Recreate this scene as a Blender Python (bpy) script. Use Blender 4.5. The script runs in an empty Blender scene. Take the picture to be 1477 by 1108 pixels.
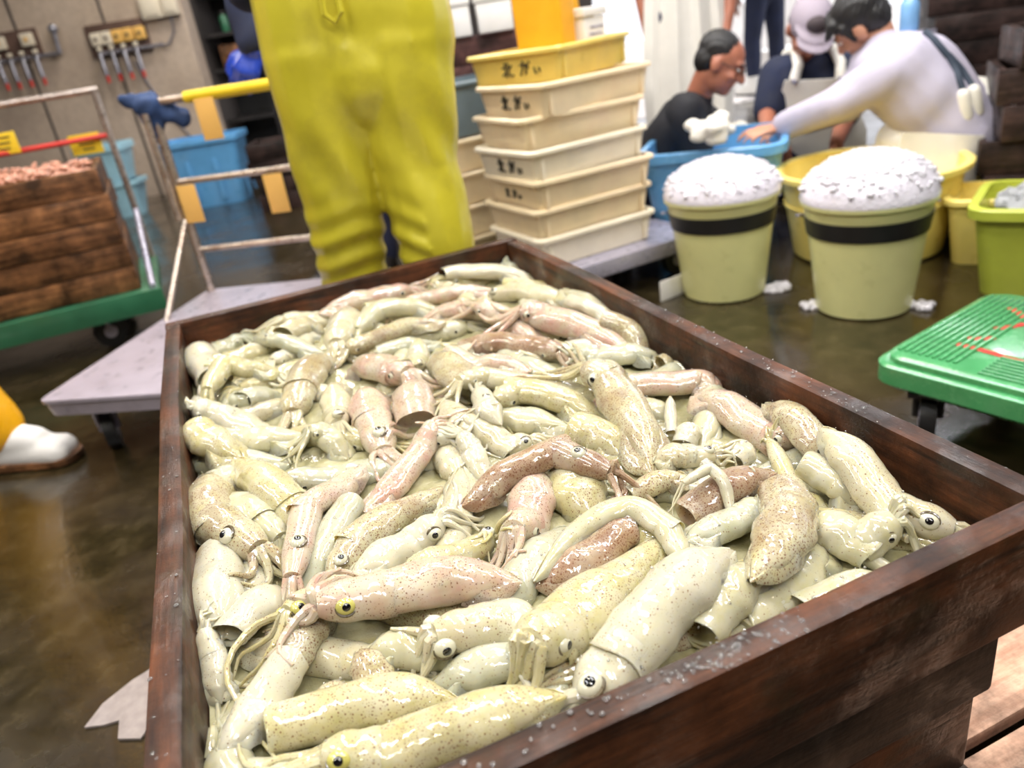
import bpy, bmesh, math, random
import numpy as np
from mathutils import Vector, Matrix
SC = bpy.context.scene
COL = SC.collection
random.seed(7); rng = np.random.default_rng(7)
V = Vector
# ------------------------------------------------------------------ camera
FPX, YAW, PITCH, ROLL = 1111.45, -.322286, 1.139936, -.159364
CAM = np.array([.146124, -.319274, .92])
RIM = .52                                   # height of the crate rim above the floor
CW, CL = .703, 1.184                        # outer size of the squid crate

def _rot():
    a, b, c = YAW, PITCH, ROLL
    Rz = np.array([[math.cos(a), -math.sin(a), 0], [math.sin(a), math.cos(a), 0], [0, 0, 1]])
    Rx = np.array([[1, 0, 0], [0, math.cos(b), -math.sin(b)], [0, math.sin(b), math.cos(b)]])
    Rr = np.array([[math.cos(c), -math.sin(c), 0], [math.sin(c), math.cos(c), 0], [0, 0, 1]])
    return Rz @ Rx @ Rr
RC = _rot()
cam_d = bpy.data.cameras.new('camera'); cam = bpy.data.objects.new('camera', cam_d); COL.objects.link(cam)
M4 = Matrix.Identity(4)
for i in range(3):
    for j in range(3):
        M4[i][j] = RC[i][j]
    M4[i][3] = CAM[i]
cam.matrix_world = M4
cam_d.sensor_fit = 'HORIZONTAL'; cam_d.sensor_width = 36; cam_d.lens = 36 * FPX / 1477
cam_d.clip_start = .02; cam_d.clip_end = 200
cam_d.dof.use_dof = True; cam_d.dof.focus_distance = .74; cam_d.dof.aperture_fstop = (cam_d.lens / 1000) / .0058
SC.camera = cam

def _ray(px, py):
    return RC @ np.array([(px - 738.5) / FPX, -(py - 554.) / FPX, -1.])
def atz(px, py, z):
    d = _ray(px, py); return V(CAM + (z - CAM[2]) / d[2] * d)
def aty(px, py, y):
    d = _ray(px, py); return V(CAM + (y - CAM[1]) / d[1] * d)
def atd(px, py, D):
    d = _ray(px, py); return V(CAM + D / math.hypot(d[0], d[1]) * d)
def depth(p):
    return -((np.array(p) - CAM) @ RC)[2]

# ------------------------------------------------------------------ light
W = bpy.data.worlds.new('world'); SC.world = W; W.use_nodes = True
bg = W.node_tree.nodes['Background']; bg.inputs[0].default_value = (.93, .94, 1, 1); bg.inputs[1].default_value = 2.2
SC.view_settings.view_transform = 'Standard'; SC.view_settings.look = 'None'
SC.view_settings.exposure = -0.45; SC.view_settings.gamma = 1; SC.view_settings.use_curve_mapping = False
SC.cycles.use_denoising = True
SC.cycles.max_bounces = 6; SC.cycles.sample_clamp_indirect = 6
def sun(az, el, s, col):
    l = bpy.data.lights.new('sun', 'SUN'); l.energy = s; l.color = col; l.angle = .01
    o = bpy.data.objects.new('sun', l); COL.objects.link(o)
    d = V((math.cos(az) * math.cos(el), math.sin(az) * math.cos(el), math.sin(el)))
    o.rotation_euler = d.to_track_quat('Z', 'Y').to_euler(); o.location = d * 30
sun(math.radians(60), math.radians(68), 3.5, (1, .96, .9))
LAMPS = [(-1.7, -.6), (-1.7, 2.6), (.35, -1.2), (.45, 1.2), (.35, 3.9), (2.3, .4), (2.3, 3.0), (.35, 6.3)]
def lamp(x, y, w, sx, sy, col, rz=.18):
    l = bpy.data.lights.new('hall_lamp', 'AREA'); l.shape = 'RECTANGLE'; l.size = sx; l.size_y = sy
    l.energy = w; l.color = col
    o = bpy.data.objects.new('hall_lamp', l); COL.objects.link(o); o.location = (x, y, 3.05); o.rotation_euler = (0, 0, rz)
for x, y in LAMPS: lamp(x, y, 46, .14, 1.3, (1, .93, .76))                 # warm strip lamps
for k, (x, y) in enumerate(((6.95, 4.75), (6.62, 4.95), (6.30, 5.2), (6.55, 4.25), (7.3, 4.5))): lamp(x, y, 30, .13, 1.0, (.95, .95, 1), -.64)      # strips over the sorting side
for x, y in ((-.75, .5), (1.45, .7), (.1, 2.7), (1.7, 2.4), (.9, -1.9), (-2.9, 3.2), (.9, 5.2), (3.6, 1.2)): lamp(x, y, 54, .26, 1.6, (.95, .94, 1))   # cool roof lights

# ------------------------------------------------------------------ helpers
def link(name, me, mat=None, parent=None):
    o = bpy.data.objects.new(name, me); COL.objects.link(o)
    if mat and not me.materials: me.materials.append(mat)
    if parent: o.parent = parent
    return o
def tag(o, label=None, cat=None, group=None, kind=None):
    if label: o['label'] = label
    if cat: o['category'] = cat
    if group: o['group'] = group
    if kind: o['kind'] = kind
    return o
def thing(name, label, cat, loc=(0, 0, 0), rz=0, group=None):
    o = bpy.data.objects.new(name, None); COL.objects.link(o); o.empty_display_size = .05
    o.location = loc; o.rotation_euler = (0, 0, rz)
    return tag(o, label, cat, group)

class MB:
    def __init__(s): s.v = []; s.f = []
    def add(s, vs, fs):
        n = len(s.v); s.v += [tuple(v) for v in vs]; s.f += [tuple(i + n for i in f) for f in fs]; return s
    def box(s, c, d, rz=0, bev=0):
        bm = bmesh.new(); bmesh.ops.create_cube(bm, size=1)
        bmesh.ops.scale(bm, vec=d, verts=bm.verts)
        if bev: bmesh.ops.bevel(bm, geom=list(bm.edges), offset=bev, segments=2, profile=.6, affect='EDGES')
        Mx = Matrix.Translation(c) @ Matrix.Rotation(rz, 4, 'Z'); bmesh.ops.transform(bm, matrix=Mx, verts=bm.verts)
        bm.verts.index_update(); s.add([v.co for v in bm.verts], [[v.index for v in f.verts] for f in bm.faces]); bm.free(); return s
    def tube(s, pts, r, n=10, caps=True):
        pts = [V(p) for p in pts]; m = len(pts); rs = r if isinstance(r, (list, tuple)) else [r] * m
        t0 = (pts[1] - pts[0]).normalized(); a = V((0, 0, 1)) if abs(t0.z) < .9 else V((1, 0, 0))
        u = t0.cross(a).normalized(); vs = []; fs = []
        for i, p in enumerate(pts):
            t = (pts[min(i + 1, m - 1)] - pts[max(i - 1, 0)]).normalized()
            u = (u - t * u.dot(t)).normalized(); w = t.cross(u)
            for k in range(n):
                q = 2 * math.pi * k / n; vs.append(p + (u * math.cos(q) + w * math.sin(q)) * rs[i])
        for i in range(m - 1):
            for k in range(n):
                fs.append((i * n + k, i * n + (k + 1) % n, (i + 1) * n + (k + 1) % n, (i + 1) * n + k))
        if caps: fs += [tuple(range(n))[::-1], tuple(range((m - 1) * n, m * n))]
        return s.add(vs, fs)
    def cyl(s, a, b, r, n=16): return s.tube([a, b], r, n)
    def lathe(s, prof, n=32, c=(0, 0, 0), close=False):
        vs = []; fs = []; m = len(prof)
        for r, z in prof:
            for k in range(n):
                q = 2 * math.pi * k / n; vs.append((c[0] + r * math.cos(q), c[1] + r * math.sin(q), c[2] + z))
        for i in range(m - 1 + (1 if close else 0)):
            j = (i + 1) % m
            for k in range(n):
                fs.append((i * n + k, i * n + (k + 1) % n, j * n + (k + 1) % n, j * n + k))
        if not close: fs += [tuple(range(n))[::-1], tuple(range((m - 1) * n, m * n))]
        return s.add(vs, fs)
    def ell(s, c, ax, rot=None, n=16, m=10):
        vs = []; fs = []; c = V(c)
        for i in range(1, m):
            th = math.pi * i / m
            for k in range(n):
                q = 2 * math.pi * k / n
                p = V((ax[0] * math.sin(th) * math.cos(q), ax[1] * math.sin(th) * math.sin(q), ax[2] * math.cos(th)))
                vs.append(c + (rot @ p if rot else p))
        top = len(vs); p = V((0, 0, ax[2])); vs.append(c + (rot @ p if rot else p)); vs.append(c - (rot @ p if rot else p))
        for i in range(m - 2):
            for k in range(n): fs.append((i * n + k, (i + 1) * n + k, (i + 1) * n + (k + 1) % n, i * n + (k + 1) % n))
        for k in range(n):
            fs.append((top, k, (k + 1) % n)); fs.append((top + 1, (m - 2) * n + (k + 1) % n, (m - 2) * n + k))
        return s.add(vs, fs)
    def cap(s, a, ra, b, rb, n=14):
        a = V(a); b = V(b); d = b - a; L = d.length
        if L < 1e-5: return s.ell(a, (ra,) * 3)
        t = d / L; pts = []; rs = []
        for q in (-1.0, -.92, -.7, -.38): pts.append(a + t * ra * q); rs.append(ra * math.sqrt(max(1 - q * q, .0004)))
        pts.append(a); rs.append(ra); pts.append(b); rs.append(rb)
        for q in (.38, .7, .92, 1.0): pts.append(b + t * rb * q); rs.append(rb * math.sqrt(max(1 - q * q, .0004)))
        return s.tube(pts, rs, n)
    def mesh(s, name, smooth=True):
        me = bpy.data.meshes.new(name); me.from_pydata(s.v, [], s.f); me.validate()
        bm = bmesh.new(); bm.from_mesh(me); bmesh.ops.recalc_face_normals(bm, faces=bm.faces); bm.to_mesh(me); bm.free()
        if smooth:
            me.polygons.foreach_set('use_smooth', [True] * len(me.polygons))
            try: me.set_sharp_from_angle(angle=math.radians(38))
            except Exception: pass
        return me
    def build(s, name, mat, parent=None, smooth=True): return link(name, s.mesh(name, smooth), mat, parent)
    def blend(s, name, mat, parent=None, vox=.007, it=6, disp=None):
        me = bpy.data.meshes.new('tmp'); me.from_pydata(s.v, [], s.f)
        bm = bmesh.new(); bm.from_mesh(me); bmesh.ops.recalc_face_normals(bm, faces=bm.faces); bm.to_mesh(me); bm.free()
        o = bpy.data.objects.new('tmp', me); COL.objects.link(o)
        m = o.modifiers.new('r', 'REMESH'); m.mode = 'VOXEL'; m.voxel_size = vox; m.use_smooth_shade = True
        m = o.modifiers.new('s', 'SMOOTH'); m.factor = .5; m.iterations = it
        dg = bpy.context.evaluated_depsgraph_get(); dg.update()
        out = bpy.data.meshes.new_from_object(o.evaluated_get(dg)); out.name = name
        bpy.data.objects.remove(o); bpy.data.meshes.remove(me)
        if disp:
            n = len(out.vertices); co = np.empty(n * 3, np.float32); out.vertices.foreach_get('co', co); co = co.reshape(-1, 3)
            nn = np.empty(n * 3, np.float32); out.vertices.foreach_get('normal', nn); nn = nn.reshape(-1, 3)
            co += nn * disp(co)[:, None]; out.vertices.foreach_set('co', co.ravel()); out.update()
        out.polygons.foreach_set('use_smooth', [True] * len(out.polygons))
        return link(name, out, mat, parent)

def sheet(rows, th, name, mat, parent=None):
    """closed cloth panel through a grid of points"""
    nr, nc = len(rows), len(rows[0]); P = [[V(p) for p in r] for r in rows]; mb = MB(); top = []; bot = []
    for i in range(nr):
        for j in range(nc):
            a = P[min(i + 1, nr - 1)][j] - P[max(i - 1, 0)][j]; b = P[i][min(j + 1, nc - 1)] - P[i][max(j - 1, 0)]
            n = a.cross(b); n = n.normalized() if n.length > 1e-9 else V((0, 0, 1))
            top.append(P[i][j] + n * th / 2); bot.append(P[i][j] - n * th / 2)
    N = nr * nc; fs = []
    for i in range(nr - 1):
        for j in range(nc - 1):
            q = (i * nc + j, i * nc + j + 1, (i + 1) * nc + j + 1, (i + 1) * nc + j); fs.append(q); fs.append(tuple(N + k for k in q[::-1]))
    edge = [j for j in range(nc)] + [i * nc + nc - 1 for i in range(1, nr)] + [(nr - 1) * nc + j for j in range(nc - 2, -1, -1)] + [i * nc for i in range(nr - 2, 0, -1)]
    for k in range(len(edge)):
        a, b = edge[k], edge[(k + 1) % len(edge)]; fs.append((a, b, b + N, a + N))
    mb.add(top + bot, fs); return mb.build(name, mat, parent)

# ------------------------------------------------------------------ materials
def srgb(r, g, b):
    f = lambda c: (c / 255 / 12.92) if c / 255 <= .04045 else ((c / 255 + .055) / 1.055) ** 2.4
    return (f(r), f(g), f(b), 1)
class NT:
    def __init__(s, name):
        s.m = bpy.data.materials.new(name); s.m.use_nodes = True; s.t = s.m.node_tree; s.b = s.t.nodes['Principled BSDF']
    def n(s, ty, **kw):
        x = s.t.nodes.new(ty)
        for k, v in kw.items():
            if k.startswith('i_'): x.inputs[k[2:].replace('_', ' ')].default_value = v
            else: setattr(x, k, v)
        return x
    def l(s, a, b): s.t.links.new(a, b)
    def coord(s, which='Object', scale=(1, 1, 1)):
        c = s.n('ShaderNodeTexCoord'); m = s.n('ShaderNodeMapping'); m.inputs['Scale'].default_value = scale
        s.l(c.outputs[which], m.inputs[0]); return m.outputs[0]
    def noise(s, vec, scale, detail=4, rough=.55):
        x = s.n('ShaderNodeTexNoise'); x.inputs['Scale'].default_value = scale; x.inputs['Detail'].default_value = detail; x.inputs['Roughness'].default_value = rough
        s.l(vec, x.inputs['Vector']); return x.outputs['Fac']
    def ramp(s, fac, stops):
        x = s.n('ShaderNodeValToRGB'); e = x.color_ramp.elements
        while len(e) < len(stops): e.new(.5)
        for i, (p, c) in enumerate(stops): e[i].position = p; e[i].color = c if len(c) == 4 else (*c, 1)
        s.l(fac, x.inputs[0]); return x.outputs[0]
    def mix(s, fac, a, b, bt='MIX'):
        x = s.n('ShaderNodeMix'); x.data_type = 'RGBA'; x.blend_type = bt
        for sock, val in ((x.inputs[0], fac), (x.inputs[6], a), (x.inputs[7], b)):
            if hasattr(val, 'node'): s.l(val, sock)
            else: sock.default_value = val
        return x.outputs[2]
    def math(s, op, a, b=0., c=None, clamp=False):
        x = s.n('ShaderNodeMath'); x.operation = op; x.use_clamp = clamp
        for i, val in enumerate((a, b, c)):
            if val is None: continue
            if hasattr(val, 'node'): s.l(val, x.inputs[i])
            else: x.inputs[i].default_value = val
        return x.outputs[0]
    def bump(s, h, strength, dist, socket='Normal'):
        x = s.n('ShaderNodeBump'); x.inputs['Strength'].default_value = strength; x.inputs['Distance'].default_value = dist
        s.l(h, x.inputs['Height']); s.l(x.outputs[0], s.b.inputs[socket]); return x
    def set(s, **kw):
        for k, v in kw.items():
            k = k.replace('_', ' '); sock = s.b.inputs[k]
            if hasattr(v, 'node'): s.l(v, sock)
            else: sock.default_value = v
def plain(name, c, rough=.5, metal=0, coat=0, var=.12, vs=9, bump=0, bs=40, sss=0, trans=0, stain=None, stain_amt=.5, dist=.002):
    t = NT(name); v = t.coord('Object'); n = t.noise(v, vs)
    a = tuple(min(1, x * (1 + var)) for x in c[:3]) + (1,); d = tuple(x * (1 - var) for x in c[:3]) + (1,)
    col = t.ramp(n, [(.3, d), (.7, a)])
    if stain:
        n2 = t.noise(v, vs * .6, 6, .65); f = t.ramp(n2, [(.5, (0, 0, 0, 1)), (.72, (stain_amt,) * 3 + (1,))]); col = t.mix(f, col, stain)
    t.set(Base_Color=col, Metallic=metal, Coat_Weight=coat, Coat_Roughness=.08)
    t.set(Roughness=t.ramp(t.noise(v, vs * 2), [(.3, (max(rough - .08, .02),) * 3), (.7, (min(rough + .08, 1),) * 3)]))
    if bump: t.bump(t.noise(v, bs, 5), bump, dist)
    if sss: t.set(Subsurface_Weight=sss, Subsurface_Radius=(.01, .008, .006), Subsurface_Scale=1.)
    if trans: t.set(Transmission_Weight=trans)
    return t.m
def wood(name, dark, light, rough=.4, coat=.4, grain=1., bump=.35, moss=None):
    t = NT(name); oi = t.n('ShaderNodeObjectInfo'); c = t.n('ShaderNodeTexCoord')
    off = t.n('ShaderNodeVectorMath', operation='SCALE'); cmb = t.n('ShaderNodeCombineXYZ')
    for k in range(3): t.l(oi.outputs['Random'], cmb.inputs[k])
    t.l(cmb.outputs[0], off.inputs[0]); off.inputs['Scale'].default_value = 37.
    ad = t.n('ShaderNodeVectorMath', operation='ADD'); t.l(c.outputs['Object'], ad.inputs[0]); t.l(off.outputs[0], ad.inputs[1])
    m = t.n('ShaderNodeMapping'); m.inputs['Scale'].default_value = (3.5 * grain, 45 * grain, 45 * grain); t.l(ad.outputs[0], m.inputs[0])
    g = t.noise(m.outputs[0], 1.5, 9, .68); big = t.noise(ad.outputs[0], 9, 6, .65)
    col = t.ramp(g, [(.33, dark), (.5, tuple((a + b) / 2 for a, b in zip(dark, light))), (.68, light)])
    f = t.ramp(big, [(.36, (.22,) * 3), (.5, (.8,) * 3), (.66, (1.5,) * 3)]); col = t.mix(1., col, f, 'MULTIPLY')
    hv = t.n('ShaderNodeMapRange'); t.l(oi.outputs['Random'], hv.inputs[0]); hv.inputs['To Min'].default_value = .72; hv.inputs['To Max'].default_value = 1.25
    col = t.mix(1., col, hv.outputs[0], 'MULTIPLY')
    if moss: col = t.mix(t.ramp(t.noise(ad.outputs[0], 14, 6, .7), [(.54, (0, 0, 0)), (.7, (.6,) * 3)]), col, moss)
    wet = t.ramp(t.noise(ad.outputs[0], 16, 5, .6), [(.46, (.06,) * 3), (.62, (coat * 1.7,) * 3)])
    t.set(Base_Color=col, Coat_Weight=wet, Coat_Roughness=.07, Specular_IOR_Level=.22, Roughness=rough + .12)
    h = t.math('ADD', g, t.math('MULTIPLY', t.noise(ad.outputs[0], 150, 4), .6)); b = t.bump(h, bump, .003); b2 = t.n('ShaderNodeBump'); b2.inputs['Strength'].default_value = .8; b2.inputs['Distance'].default_value = .003; t.l(h, b2.inputs['Height']); t.l(b2.outputs[0], t.b.inputs['Coat Normal'])
    return t.m
MT = {}
MT['crate'] = wood('wet crate wood', (.010, .0035, .0018, 1), (.105, .034, .012, 1), .38, .45, moss=(.03, .022, .008, 1))
MT['crate_in'] = wood('inner crate wood', (.014, .006, .003, 1), (.13, .05, .022, 1), .35, .45)
MT['crate2'] = wood('grey brown wet wood', (.014, .008, .005, 1), (.085, .046, .026, 1), .42, .3, moss=(.02, .014, .008, 1))
MT['crate3'] = wood('brown stack wood', (.055, .022, .009, 1), (.30, .135, .055, 1), .45, .25)
MT['crate4'] = wood('dark maroon stack wood', (.012, .007, .006, 1), (.06, .033, .027, 1), .4, .3)
MT['pallet'] = wood('bare pallet wood', (.38, .20, .13, 1), (.66, .42, .30, 1), .6, .1)
MT['maroon'] = wood('maroon bench wood', (.045, .018, .016, 1), (.11, .05, .045, 1), .5, .1)
MT['yellow_rain'] = plain('yellow oilcloth', (.58, .51, .034, 1), .36, coat=.2, var=.10, vs=7, bump=.25, bs=22, stain=(.24, .18, .035, 1), stain_amt=.5)
MT['orange_rain'] = plain('orange yellow oilcloth', (.85, .42, .012, 1), .3, coat=.3, var=.1, vs=7, bump=.25, bs=22)
MT['blue_tub'] = plain('blue tub plastic', (.12, .36, .66, 1), .32, coat=.2, var=.1, vs=8, stain=(.25, .42, .6, 1), stain_amt=.35)
MT['lblue_tub'] = plain('pale blue plastic', (.33, .56, .66, 1), .35, coat=.2)
MT['box_y'] = plain('yellow box plastic', (.78, .60, .14, 1), .35, coat=.15, var=.08, stain=(.62, .50, .2, 1))
MT['box_c'] = plain('cream box plastic', (.88, .73, .48, 1), .38, coat=.15, var=.08, stain=(.80, .56, .38, 1), stain_amt=.5)
MT['box_p'] = plain('pale cream box plastic', (.90, .82, .64, 1), .38, coat=.15, var=.06, stain=(.80, .66, .48, 1), stain_amt=.3)
MT['bucket'] = plain('pale yellow bucket plastic', (.72, .71, .33, 1), .33, coat=.25, var=.05, sss=.1)
MT['tub_y'] = plain('yellow tub plastic', (.86, .70, .20, 1), .33, coat=.2, var=.06)
MT['lime'] = plain('lime tub plastic', (.46, .52, .06, 1), .35, coat=.2, var=.1)
MT['green'] = plain('green deck plastic', (.065, .30, .11, 1), .25, coat=.5, var=.12, vs=14, stain=(.16, .42, .2, 1), stain_amt=.5)
MT['green_dk'] = plain('green cart paint', (.03, .15, .075, 1), .35, coat=.3, var=.2)
MT['grey_deck'] = plain('grey lavender deck', (.45, .40, .46, 1), .32, coat=.35, var=.1, vs=12, stain=(.2, .16, .17, 1), stain_amt=.6)
MT['steel'] = plain('worn steel tube', (.50, .43, .38, 1), .32, metal=.75, var=.2, vs=30, stain=(.3, .15, .07, 1))
MT['steel2'] = plain('brushed steel', (.47, .45, .56, 1), .3, metal=.35, var=.08, vs=12)
MT['black'] = plain('black rubber', (.012, .012, .013, 1), .45, var=.2)
MT['dark'] = plain('dark metal', (.025, .022, .022, 1), .45, metal=.3, var=.3)
MT['white'] = plain('white plastic', (.85, .83, .80, 1), .45, var=.05)
MT['white_cloth'] = plain('white rubber cloth', (.80, .77, .70, 1), .45, var=.05, bump=.2, bs=25, dist=.004)
MT['shirt_l'] = plain('lavender cotton', (.47, .44, .54, 1), .85, var=.06, bump=.3, bs=30, dist=.004)
MT['shirt_k'] = plain('black cotton', (.012, .012, .016, 1), .8, var=.2, bump=.3, bs=30, dist=.004)
MT['navy'] = plain('navy cotton', (.012, .018, .05, 1), .8, var=.25, bump=.3, bs=30, dist=.004)
MT['denim'] = plain('dark denim', (.02, .025, .07, 1), .8, var=.3, bump=.3, bs=30)
MT['blueglove'] = plain('blue rubber glove', (.015, .05, .42, 1), .3, coat=.3, var=.2, vs=20)
MT['skin'] = plain('tanned skin', (.50, .24, .15, 1), .45, var=.1, vs=20, sss=.08)
MT['skin_d'] = plain('reddish skin', (.40, .15, .09, 1), .45, var=.1, vs=20, sss=.08)
MT['hair'] = plain('black hair', (.010, .009, .010, 1), .5, var=.3, vs=60, bump=.5, bs=150)
MT['cap'] = plain('grey lavender cap cloth', (.36, .31, .37, 1), .8, var=.06)
MT['cap_dk'] = plain('dark cap patch', (.06, .045, .05, 1), .8, var=.2)
MT['tag'] = plain('orange card tag', (.78, .46, .12, 1), .6, var=.06)
MT['tag_y'] = plain('yellow card label', (.88, .62, .03, 1), .55, var=.05)
MT['red'] = plain('red plastic', (.55, .03, .02, 1), .4, var=.1)
MT['yellow'] = plain('yellow tape', (.80, .58, .02, 1), .4, var=.1)
MT['ink'] = plain('marker ink', (.03, .03, .025, 1), .6, var=.3)
MT['cloth_b'] = plain('dark blue cloth', (.018, .045, .13, 1), .8, var=.3, bump=.4, bs=40)
MT['orange'] = plain('orange plastic', (.85, .42, .02, 1), .4, var=.1)
MT['strap'] = plain('navy elastic strap', (.03, .045, .07, 1), .7, var=.1)
MT['shrimp'] = plain('pink shrimp heap', (.62, .30, .20, 1), .35, coat=.4, var=.35, vs=45, bump=.6, bs=60, dist=.006)
MT['switch'] = plain('cream switch plate', (.75, .66, .52, 1), .4, var=.06)
MT['pipe'] = plain('galvanised pipe', (.30, .29, .33, 1), .35, metal=.7, var=.2)
MT['brownboard'] = plain('brown backing board', (.10, .055, .04, 1), .6, var=.25)
def foam_mat():
    t = NT('white soap foam'); v = t.coord('Object'); t.set(Base_Color=(.74, .71, .79, 1), Roughness=.25, Coat_Weight=.6, Coat_Roughness=.05, Subsurface_Weight=.5, Subsurface_Radius=(.02, .02, .02), Subsurface_Scale=1.)
    vo = t.n('ShaderNodeTexVoronoi'); vo.inputs['Scale'].default_value = 90; t.l(v, vo.inputs['Vector']); t.bump(vo.outputs['Distance'], .4, .004); return t.m
MT['foam'] = foam_mat()
def glass_mat(name, col, rough=.08, tr=.9):
    t = NT(name); t.set(Base_Color=col, Roughness=rough, Transmission_Weight=tr, IOR=1.33); return t.m
MT['drop'] = glass_mat('water drop', (1, 1, 1, 1))
MT['plasticbag'] = glass_mat('clear film', (.95, .95, .97, 1), .18, .75)
# ------------------------------------------------------------------ setting
FWD = V((math.sin(-YAW), math.cos(YAW), 0)); RGT = V((math.cos(YAW), math.sin(YAW), 0)); UP = V((0, 0, 1))
AZR = YAW                                    # rotation whose x axis runs to the right of the view
def floor_mat():
    t = NT('wet dark concrete'); v = t.coord('Object'); n1 = t.noise(v, 1.6, 6, .6); n2 = t.noise(v, 14, 8, .65)
    col = t.ramp(n2, [(.3, (.009, .007, .003, 1)), (.52, (.027, .020, .008, 1)), (.72, (.062, .046, .022, 1))])
    col = t.mix(t.ramp(n1, [(.4, (0, 0, 0)), (.65, (.7,) * 3)]), col, (.040, .025, .011, 1))
    n3 = t.noise(v, 3.2, 5, .6)
    t.set(Base_Color=col, Roughness=t.ramp(n3, [(.38, (.07,) * 3), (.62, (.30,) * 3)]), Coat_Weight=.2, Coat_Roughness=.05)
    h = t.math('ADD', t.math('MULTIPLY', t.noise(v, 60, 6), .3), n2); t.bump(h, .22, .006); return t.m
MT['floor'] = floor_mat()
MT['yard'] = plain('pale yard concrete', (.62, .58, .56, 1), .6, var=.12, vs=2)
def wall_mat():
    t = NT('stained concrete wall'); v = t.coord('Object'); n = t.noise(v, 1.3, 7, .6); n2 = t.noise(v, 22, 6, .6)
    col = t.ramp(n, [(.3, (.36, .27, .20, 1)), (.5, (.50, .39, .30, 1)), (.7, (.60, .48, .38, 1))])
    col = t.mix(t.ramp(n2, [(.35, (.35,) * 3), (.6, (0, 0, 0))]), col, (.32, .25, .20, 1))
    t.set(Base_Color=col, Roughness=.8); t.bump(n2, .3, .006); return t.m
MT['wall'] = wall_mat()
MT['ceil'] = plain('dark steel roof sheet', (.10, .095, .09, 1), .7, var=.2, vs=1)
MT['backwall'] = plain('dark back wall', (.055, .045, .04, 1), .7, var=.3, vs=1.5)
def struct(o): o['kind'] = 'structure'; return o
struct(MB().box((3, 5, -.05), (30, 30, .1)).build('floor', MT['floor']))
EDGE = atz(1062, 150, 0)                     # where the hall floor meets the sunlit yard
yd = MB(); q = [EDGE - RGT * 1.6 + FWD * .1, EDGE + RGT * 9 - FWD * .3, EDGE + RGT * 9 + FWD * 14, EDGE - RGT * 1.6 + FWD * 14]
yd.add([(p.x, p.y, .004) for p in q] + [(p.x, p.y, -.02) for p in q], [(0, 1, 2, 3), (7, 6, 5, 4), (0, 4, 5, 1), (1, 5, 6, 2), (2, 6, 7, 3), (3, 7, 4, 0)])
struct(yd.build('trim_1', MT['yard']))
def slab(name, a, b, th, z0, z1, mat):
    a, b = V(a), V(b); d = (b - a); L = d.length; rz = math.atan2(d.y, d.x); n = V((-d.y, d.x, 0)) / L
    c = (a + b) / 2 + n * th / 2; o = MB().box((0, 0, 0), (L, th, z1 - z0)).build(name, mat, smooth=False)
    o.location = (c.x, c.y, (z0 + z1) / 2); o.rotation_euler = (0, 0, rz); return struct(o)
WE = atd(288, 100, 7.6); WE.z = 0
slab('wall_left', WE - RGT * 7.5, WE, .25, 0, 3.3, MT['wall'])
slab('wall_back', WE + FWD * 3.0 - RGT * .3, WE + FWD * 3.0 + RGT * 3.9, .2, 0, 3.3, MT['backwall'])
slab('wall_side', WE + FWD * .25, WE + FWD * 3.0, .12, 0, 3.3, MT['backwall'])
# roof over the hall: ends above the yard edge
RB = EDGE + FWD * 1.1
rf = MB(); q = [RB - RGT * 13, RB + RGT * 5.2, RB + RGT * 5.2 - FWD * 16, RB - RGT * 13 - FWD * 16]
rf.add([(p.x, p.y, 3.25) for p in q] + [(p.x, p.y, 3.35) for p in q], [(3, 2, 1, 0), (4, 5, 6, 7), (0, 1, 5, 4), (1, 2, 6, 5), (2, 3, 7, 6), (3, 0, 4, 7)])
struct(rf.build('ceiling', MT['ceil'], smooth=False))
RC0 = RB - FWD * 11.5
slab('wall_rear', RC0 - RGT * 9, RC0 + RGT * 5.2, -.2, 0, 3.3, MT['backwall'])
slab('wall_outer_left', RC0 - RGT * 9, WE - RGT * 7.5, .2, 0, 3.3, MT['backwall'])
slab('wall_right', RC0 + RGT * 5.2, RB + RGT * 5.2 - FWD * 5.5, -.2, 0, 3.3, MT['backwall'])
def wp(px, py, off=0.):                       # point on the face of wall_left
    d = V(_ray(px, py)); c = V(CAM); t = (WE - c).dot(FWD) / d.dot(FWD); return c + d * t - FWD * off
def wall_piece(mb, px, py, w, h, th, off=0, bev=.004):
    p = wp(px, py, off + th / 2); mb.box(p, (w, th, h), AZR, bev); return p
PXM = 7.6 / FPX                              # metres per pixel on that wall
# form-work joints of the wall
for k, px in enumerate((30, 160)):
    p = wp(px, 60); o = MB().box((0, 0, 0), (.02, .012, 3.2)).build('trim_%d' % (k + 2), MT['backwall'], smooth=False)
    o.location = (p.x, p.y, 1.6); o.rotation_euler = (0, 0, AZR); struct(o)

# ------------------------------------------------------------------ containers
def rrect(w, l, r, k=5):
    pts = []
    for cx, cy, a0 in ((w / 2 - r, l / 2 - r, 0), (-w / 2 + r, l / 2 - r, 90), (-w / 2 + r, -l / 2 + r, 180), (w / 2 - r, -l / 2 + r, 270)):
        for i in range(k):
            a = math.radians(a0 + 90 * i / (k - 1)); pts.append((cx + r * math.cos(a), cy + r * math.sin(a)))
    return pts
def rings(mb, prof, r, close=True):
    """prof: list of (w, l, z) rounded-rectangle rings, lofted and closed at both ends"""
    vs = []; fs = []; m = 0
    for w, l, z in prof:
        P = rrect(w, l, min(r, w / 2.05, l / 2.05)); m = len(P); vs += [(x, y, z) for x, y in P]
    for i in range(len(prof) - 1):
        for k in range(m): fs.append((i * m + k, i * m + (k + 1) % m, (i + 1) * m + (k + 1) % m, (i + 1) * m + k))
    fs += [tuple(range(m))[::-1], tuple(range((len(prof) - 1) * m, len(prof) * m))]
    return mb.add(vs, fs)
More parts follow.
